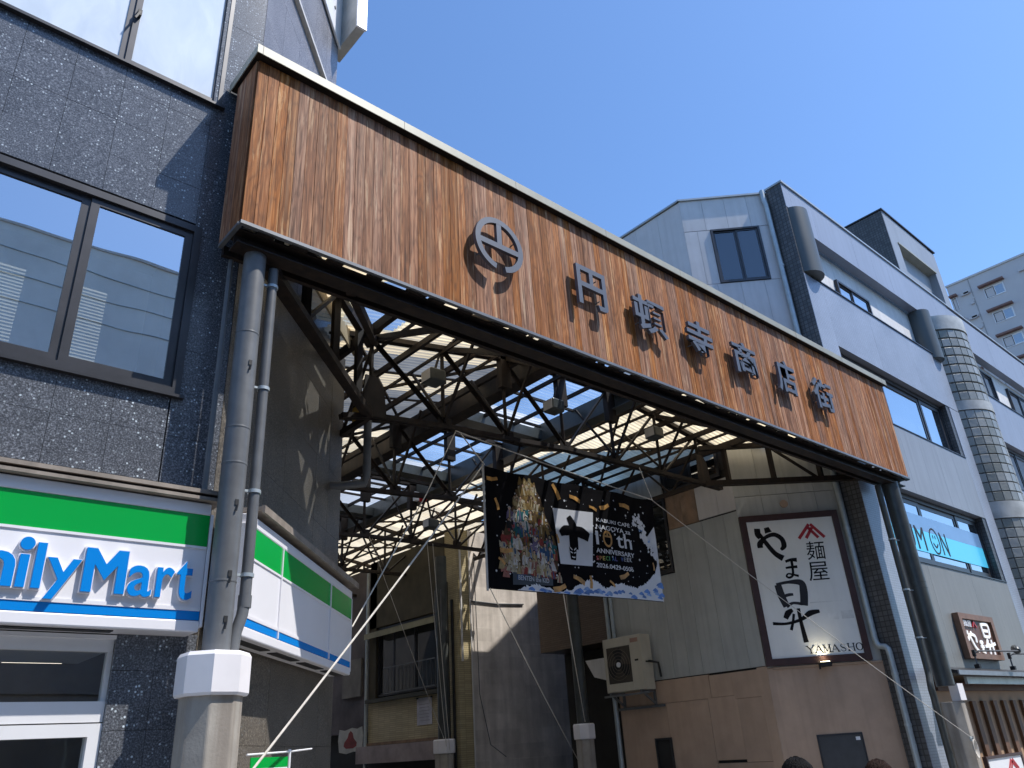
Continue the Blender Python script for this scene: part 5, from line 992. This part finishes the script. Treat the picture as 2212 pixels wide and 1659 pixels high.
for k in range(46):
    i = random.randrange(len(top) - 1); t = random.random(); x = top[i][0] + (top[i + 1][0] - top[i][0]) * t; zt = top[i][1] + (top[i + 1][1] - top[i][1]) * t; zl = 3.75 + (x - 7.256) * .0198; hgt = zt - zl
    s_ = random.uniform(.03, .06); z_ = zl + hgt * random.uniform(.05, .45)
    flat([(x - s_ * 1.8, z_ - s_ * .2), (x - s_ * .5, z_ - s_ * .35), (x + s_ * 1.2, z_ - s_ * .6), (x + s_ * 1.5, z_ + s_ * .1), (x + s_ * .3, min(zt - .02, z_ + s_ * .9)), (x - s_ * .8, min(zt - .02, z_ + s_ * .55))], .009 + k * .00002, g, 1 if random.random() < .6 else 2)
for k in range(120):
    t = random.random() ** .8; x = 10.74 + .40 * t + random.uniform(-.11, .11) * (1 - t * .4); z_ = 5.24 - .62 * t + random.uniform(-.12, .10); s_ = random.uniform(.02, .055)
    if x + s_ > 11.23: x = 11.22 - s_
    flat([(x + s_ * math.cos(a) * random.uniform(.5, 1.2), z_ + s_ * math.sin(a) * random.uniform(.5, 1.2)) for a in (0, 1, 2, 3, 4, 5.2)], .0075 + k * .00002, g, 0 if random.random() < .93 else 2)
flat([(11.02, 4.95), (11.20, 4.62), (11.24, 4.2), (11.25, 5.0), (11.24, 5.15)], .0105, g, 0)
tag(obj('sea_print', g, [PW, PBLU, M('banner pale blue', (.22, .33, .55), .6, 0, .3, 6, spec=.1)], bn, fix=False), kind='stuff')
obj('side_pole', MB().tube([(7.25, 2.53, 3.70), (7.262, 2.53, 5.62)], .018, 8), OFFW, bn, smooth=True)

# ---------------------------------------------------------------- ropes and cables
def rope(pts, r, label, name='rope', mat=None, cat='rope', group=None):
    P = [Vector(p) for p in pts]
    if len(P) == 2:
        n = 14; sg_ = (P[1] - P[0]).length * .006; P = [P[0].lerp(P[1], k / n) - Vector((0, 0, sg_ * 4 * (k / n) * (1 - k / n))) for k in range(n + 1)]
    tag(obj(name, MB().tube(P, r, 8), mat or ROPEM, smooth=True), label, cat, group or 'ropes and cords strung in the arcade')
rope([(2.70, .02, 1.50), (7.25, 2.50, 5.60)], .010, 'bright sunlit rope from the banner to the left concrete post base')
rope([(16.30, .0, 1.36), (11.31, 2.5, 5.66)], .0065, 'pale rope from the banner across the noodle shop sign to the right post')
rope([(7.27, 2.5, 3.73), (13.72, 7.35, 1.32)], .007, 'faint rope from the lower left banner corner to the inner post base')
rope([(8.75, 2.5, 3.75), (13.72, 7.05, 2.12)], .008, 'rope dropping from the banner foot to the inner post cap')
rope([(7.0, 2.85, 6.2), (6.25, 2.6, 5.0), (4.4, 1.4, 2.9)], .008, 'thin slack cord hanging from the first truss near the granite wall')
rope([(7.0, 2.85, 6.22), (11.31, 2.5, 5.67)], .010, 'rope slung along the truss above the banner')
rope([(7.27, 2.5, 5.6), (7.1, 2.85, 6.2)], .010, 'short rope tying the upper left banner corner to the truss'); rope([(11.31, 2.5, 5.66), (11.5, 2.85, 6.45)], .010, 'short rope tying the upper right banner corner to the truss')
rope([(11.2, 9.5, 6.45), (12.55, 10.65, 1.65)], .008, 'left of the two slack ropes running down to the post before the cream tiled building'); rope([(11.45, 9.6, 6.45), (12.62, 10.62, 1.62)], .008, 'right of the two slack ropes running down to the post before the cream tiled building')
rope([(9.6, 9.6, 6.4), (12.5, 10.7, 2.0)], .007, 'rope crossing the dark window of the cream tiled building')

# ---------------------------------------------------------------- far apartment block
ap = thing('apartment_block', (90, 8, 0), 'pale grey apartment block far behind on the right with rust coloured window hoods', 'building')
XA = 82.0; APW = M('apartment render', (.56, .53, .53), .8, 0, .06, .4, .02); HOOD = M('rust brown hood', (.20, .11, .09), .7)
obj('wall', MB().box(XA, XA + 14, -14, 14.3, 0, 43.0), APW, ap); obj('parapet', MB().box(XA - .12, XA + 14, -14, 14.35, 43.001, 43.2), OFFW, ap); obj('joint', MB().box(XA - .03, XA - .001, 12.16, 12.24, 0, 43), M('joint', (.35, .34, .34), .8), ap)
C5 = Matrix.Translation((XA, 12, 0)) @ Matrix.Rotation(R(-90), 4, 'Z')       # local x = 12 - y
APG = m_glass('apartment glass', (.35, .40, .42), .3)
for fl_ in range(6):
    dz = -fl_ * 2.83
    for x0, x1 in ((.82, 2.66), (6.0, 7.9), (9.9, 11.7), (13.8, 15.6), (17.8, 19.6)):
        w_ = sash_window(ap, C5, x0, x1, 40.02 + dz, 41.20 + dz, ((x0 + x1) / 2,), WHITE, APG, .07, .1, -.05, .06)
        obj('window_back', MB().box(x0, x1, .048, .049, 40.05 + dz, 41.2 + dz), M('dim blind', (.22, .25, .25), .7) if False else SLAT, w_, C5) if fl_ == 1 else None
        obj('hood', MB().box(x0 - .32, x1 + .2, -.5, -.001, 41.38 + dz, 41.56 + dz), HOOD, ap, C5)
        obj('vent', MB().box(x0 - 1.75, x0 - 1.15, -.25, -.001, 41.42 + dz, 41.7 + dz).tube([(x0 - 1.05, -.06, 40.75 + dz), (x0 - 1.05, -.001, 40.75 + dz)], .1, 10).box(x0 - 1.45, x0 - 1.15, -.15, -.001, 40.1 + dz, 40.35 + dz), APW, ap, C5)
    sash_window(ap, C5, -2.22, -1.72, 40.02 + dz, 41.55 + dz, (), WHITE, APG, .06, .1, -.05, .05); obj('hood', MB().box(-2.3, -1.55, -.45, -.001, 41.6 + dz, 41.8 + dz), HOOD, ap, C5); obj('vent', MB().box(-1.2, -.45, -.25, -.001, 41.35 + dz, 41.6 + dz), APW, ap, C5)
# building across the street (stands behind the camera, mirrored in the windows)
ob = thing('office_building', (6, -18, 0), 'grey panelled office building across the street mirrored in the left windows', 'building')
obj('wall', MB().box(-16, 30, -24, -12.5, 0, 14.55), M('grey office panels', (.84, .85, .83), .6, 0, .1, .7), ob); obj('parapet', MB().box(-16.1, 30.1, -24.1, -12.45, 14.55, 14.62), OFFW, ob)
for k in range(3): obj('window_band', MB().box(-15, 29, -12.499, -12.45, 1.4 + k * 3.6, 2.9 + k * 3.6), DGLASS, ob); obj('panel_joint', MB().box(-16, 30, -12.499, -12.47, 3.3 + k * 3.6, 3.33 + k * 3.6), STEELG, ob); obj('panel_joint', MB().box(-16, 30, -12.499, -12.47, 12.4 + k * .7, 12.415 + k * .7), GALV, ob)

# ---------------------------------------------------------------- passers-by
def HAIRM(col):
    m, nt, ns, ln, bs = newmat('hair'); mp = coords(nt, (1, 1, .12)); n1 = N(nt, 'ShaderNodeTexNoise', Scale=190.0, Detail=4.0); ln.new(mp.outputs[0], n1.inputs['Vector'])
    ln.new(ramp(nt, n1.outputs['Fac'], [(.35, tuple(c * .25 for c in col)), (.7, tuple(c * 1.0 for c in col))]).outputs[0], bs.inputs['Base Color']); bs.inputs['Roughness'].default_value = .6; bs.inputs['Specular IOR Level'].default_value = .1
    bumpn(nt, bs, n1.outputs['Fac'], .9, .01); return m
def person(loc, face_deg, hcol, shirt, label, h=1.50):
    t = thing('person', (loc[0], loc[1], 0), label, 'person', 'passers-by below the noodle shop sign')
    k = h / 1.62
    J = dict(pel=(0, 0, .90), wa=(0, .01, 1.02), ch=(0, 0, 1.22), nb=(0, .01, 1.34), nk=(0, .0, 1.39), hd=(0, -.01, 1.48), shL=(.15, .01, 1.31), elL=(.20, .03, 1.06), wrL=(.20, -.04, .84), shR=(-.15, .01, 1.31), elR=(-.20, .03, 1.06), wrR=(-.20, -.04, .84),
             hiL=(.085, 0, .86), knL=(.09, -.02, .48), anL=(.09, .03, .09), toL=(.10, -.12, .04), hiR=(-.085, 0, .86), knR=(-.09, -.08, .49), anR=(-.09, -.02, .09), toR=(-.10, -.17, .04))
    E_ = [('pel', 'wa'), ('wa', 'ch'), ('ch', 'nb'), ('nb', 'nk'), ('nk', 'hd'), ('ch', 'shL'), ('shL', 'elL'), ('elL', 'wrL'), ('ch', 'shR'), ('shR', 'elR'), ('elR', 'wrR'), ('pel', 'hiL'), ('hiL', 'knL'), ('knL', 'anL'), ('anL', 'toL'), ('pel', 'hiR'), ('hiR', 'knR'), ('knR', 'anR'), ('anR', 'toR')]
    RD = dict(pel=.125, wa=.11, ch=.125, nb=.065, nk=.05, hd=.055, sh=.055, el=.040, wr=.028, hi=.085, kn=.055, an=.04, to=.035)
    keys = list(J)
    extra = []; ee = []
    for s_, sx in (('wrL', 1), ('wrR', -1)):                                  # five fingers rooted in each wrist
        b_ = J[s_]; pa = len(keys) + len(extra); extra.append(((b_[0], b_[1] - .01, b_[2] - .06), .022)); ee.append((keys.index(s_), pa))
        for q, (dy, ln_) in enumerate(((-.03, .075), (-.012, .085), (.006, .08), (.022, .065))):
            i0 = len(keys) + len(extra); extra.append(((b_[0], b_[1] + dy, b_[2] - .10), .009)); extra.append(((b_[0] - sx * .012, b_[1] + dy, b_[2] - .10 - ln_), .008)); ee += [(pa, i0), (i0, i0 + 1)]
        i0 = len(keys) + len(extra); extra.append(((b_[0] - sx * .02, b_[1] - .045, b_[2] - .07), .010)); extra.append(((b_[0] - sx * .025, b_[1] - .055, b_[2] - .11), .008)); ee += [(pa, i0), (i0, i0 + 1)]
    me = bpy.data.meshes.new('t'); me.from_pydata([J[q] for q in keys] + [e[0] for e in extra], [(keys.index(a), keys.index(b_)) for a, b_ in E_] + ee, [])
    o = bpy.data.objects.new('t', me); COL.objects.link(o); o.modifiers.new('s', 'SKIN'); o.modifiers.new('u', 'SUBSURF').levels = 2
    sv = me.skin_vertices[0].data if me.skin_vertices else None
    if sv is None:
        bm = bmesh.new(); bm.from_mesh(me); bm.verts.layers.skin.verify(); bm.to_mesh(me); bm.free(); sv = me.skin_vertices[0].data
    for i, q in enumerate(keys):
        r_ = RD[q] if q in RD else RD[q[:2]]; sv[i].radius = (r_ * (1.25 if q in ('pel', 'wa', 'ch') else 1), r_ * (.85 if q in ('pel', 'wa', 'ch') else 1)); sv[i].use_root = (q == 'pel')
    for i, e in enumerate(extra): sv[len(keys) + i].radius = (e[1], e[1])
    dg = bpy.context.evaluated_depsgraph_get(); m2 = bpy.data.meshes.new_from_object(o.evaluated_get(dg))
    vs_ = [v.co.copy() for v in m2.vertices]; fs = [tuple(p.vertices) for p in m2.polygons]; bpy.data.objects.remove(o); bpy.data.meshes.remove(m2)
    mb = MB().add(vs_, fs)
    # head: an egg with brow, nose, lips and ears, joined with the neck
    def headpt(a, e):
        x = .072 * math.cos(e) * math.sin(a); y = -.092 * math.cos(e) * math.cos(a); z_ = .115 * math.sin(e)
        if z_ < 0: x *= 1 - .28 * (-z_ / .115); y = y * (1 - .12 * (-z_ / .115))
        f = max(0, math.cos(a)) ** 8 * max(0, math.cos(e))
        y -= .020 * math.exp(-((z_ + .018) / .018) ** 2) * max(0, math.cos(a)) ** 60 + .006 * math.exp(-((z_ + .058) / .008) ** 2) * max(0, math.cos(a)) ** 20
        y += .007 * math.exp(-((z_ - .006) / .012) ** 2) * math.exp(-((abs(a) - .38) / .16) ** 2)
        return (x, y - .01, 1.51 + z_)
    na, ne = 40, 26; vv = []; ff = []
    for j in range(ne + 1):
        for i in range(na): vv.append(headpt(-math.pi + 2 * math.pi * i / na, -math.pi / 2 + math.pi * j / ne))
    for j in range(ne):
        for i in range(na): ff.append((j * na + i, j * na + (i + 1) % na, (j + 1) * na + (i + 1) % na, (j + 1) * na + i))
    mb.add(vv, ff)
    for sx in (-1, 1): mb.add([(sx * .072, -.005, 1.49), (sx * .083, .012, 1.50), (sx * .086, .018, 1.53), (sx * .078, .0, 1.545), (sx * .071, .01, 1.52)], [(0, 1, 2, 3), (0, 1, 4), (1, 2, 4), (2, 3, 4), (3, 0, 4)])
    mb.v = [(p[0] * k, p[1] * k, p[2] * k) for p in mb.v]
    SK = M('skin', (.45, .27, .19), .5, 0, .05, 3); SH = M('shirt', shirt, .8); TRO = M('trousers', (.04, .045, .06), .8)
    W = Matrix.Translation((loc[0], loc[1], 0)) @ Matrix.Rotation(R(face_deg), 4, 'Z')
    mb.m = []
    for f_ in mb.f:
        c_ = sum((Vector(mb.v[i]) for i in f_), Vector()) / len(f_) / k
        mb.m.append(0 if c_.z > 1.36 or (c_.z < .9 and abs(c_.x) > .165) else (1 if c_.z > .88 else 2))
    bo = obj('body', mb, [SK, SH, TRO], t, W, smooth=True, fix=False)
    for sx in (-1, 1): obj('eye', MB().lathe([(.002, 1.509 * k), (.011, 1.514 * k), (.011, 1.519 * k), (.002, 1.524 * k)], (sx * .028 * k, -.089 * k), 10), WHITE if False else INK, bo, W, smooth=True)
    hv = []; hf = []; na, ne = 48, 16
    for j in range(ne + 1):
        for i in range(na):
            a = -math.pi + 2 * math.pi * i / na; lo = -.55 + 1.15 * max(0, math.cos(a)) ** 1.5; e = lo + (math.pi / 2 - lo) * j / ne
            p = headpt(a, e); c_ = Vector((0, -.01, 1.51)); d = Vector(p) - c_; s_ = 1.11 + .035 * math.sin(i * 2.4 + j * .6) * math.sin(j * .9); q = c_ + Vector((d.x * s_, d.y * s_ + .004, d.z * s_)); hv.append((q.x * k, q.y * k, q.z * k))
    for j in range(ne):
        for i in range(na): hf.append((j * na + i, j * na + (i + 1) % na, (j + 1) * na + (i + 1) % na, (j + 1) * na + i))
    obj('hair', MB().add(hv, hf), HAIRM(hcol), bo, W, smooth=True, fix=False)
person((4.075, -3.69), 200, (.008, .007, .008), (.06, .06, .07), 'person with short black hair seen from above the brow, left of the dark door', 1.475)
person((4.985, -3.68), 215, (.035, .014, .009), (.30, .26, .24), 'person with dark reddish brown hair at the lower edge right of the dark door', 1.42)
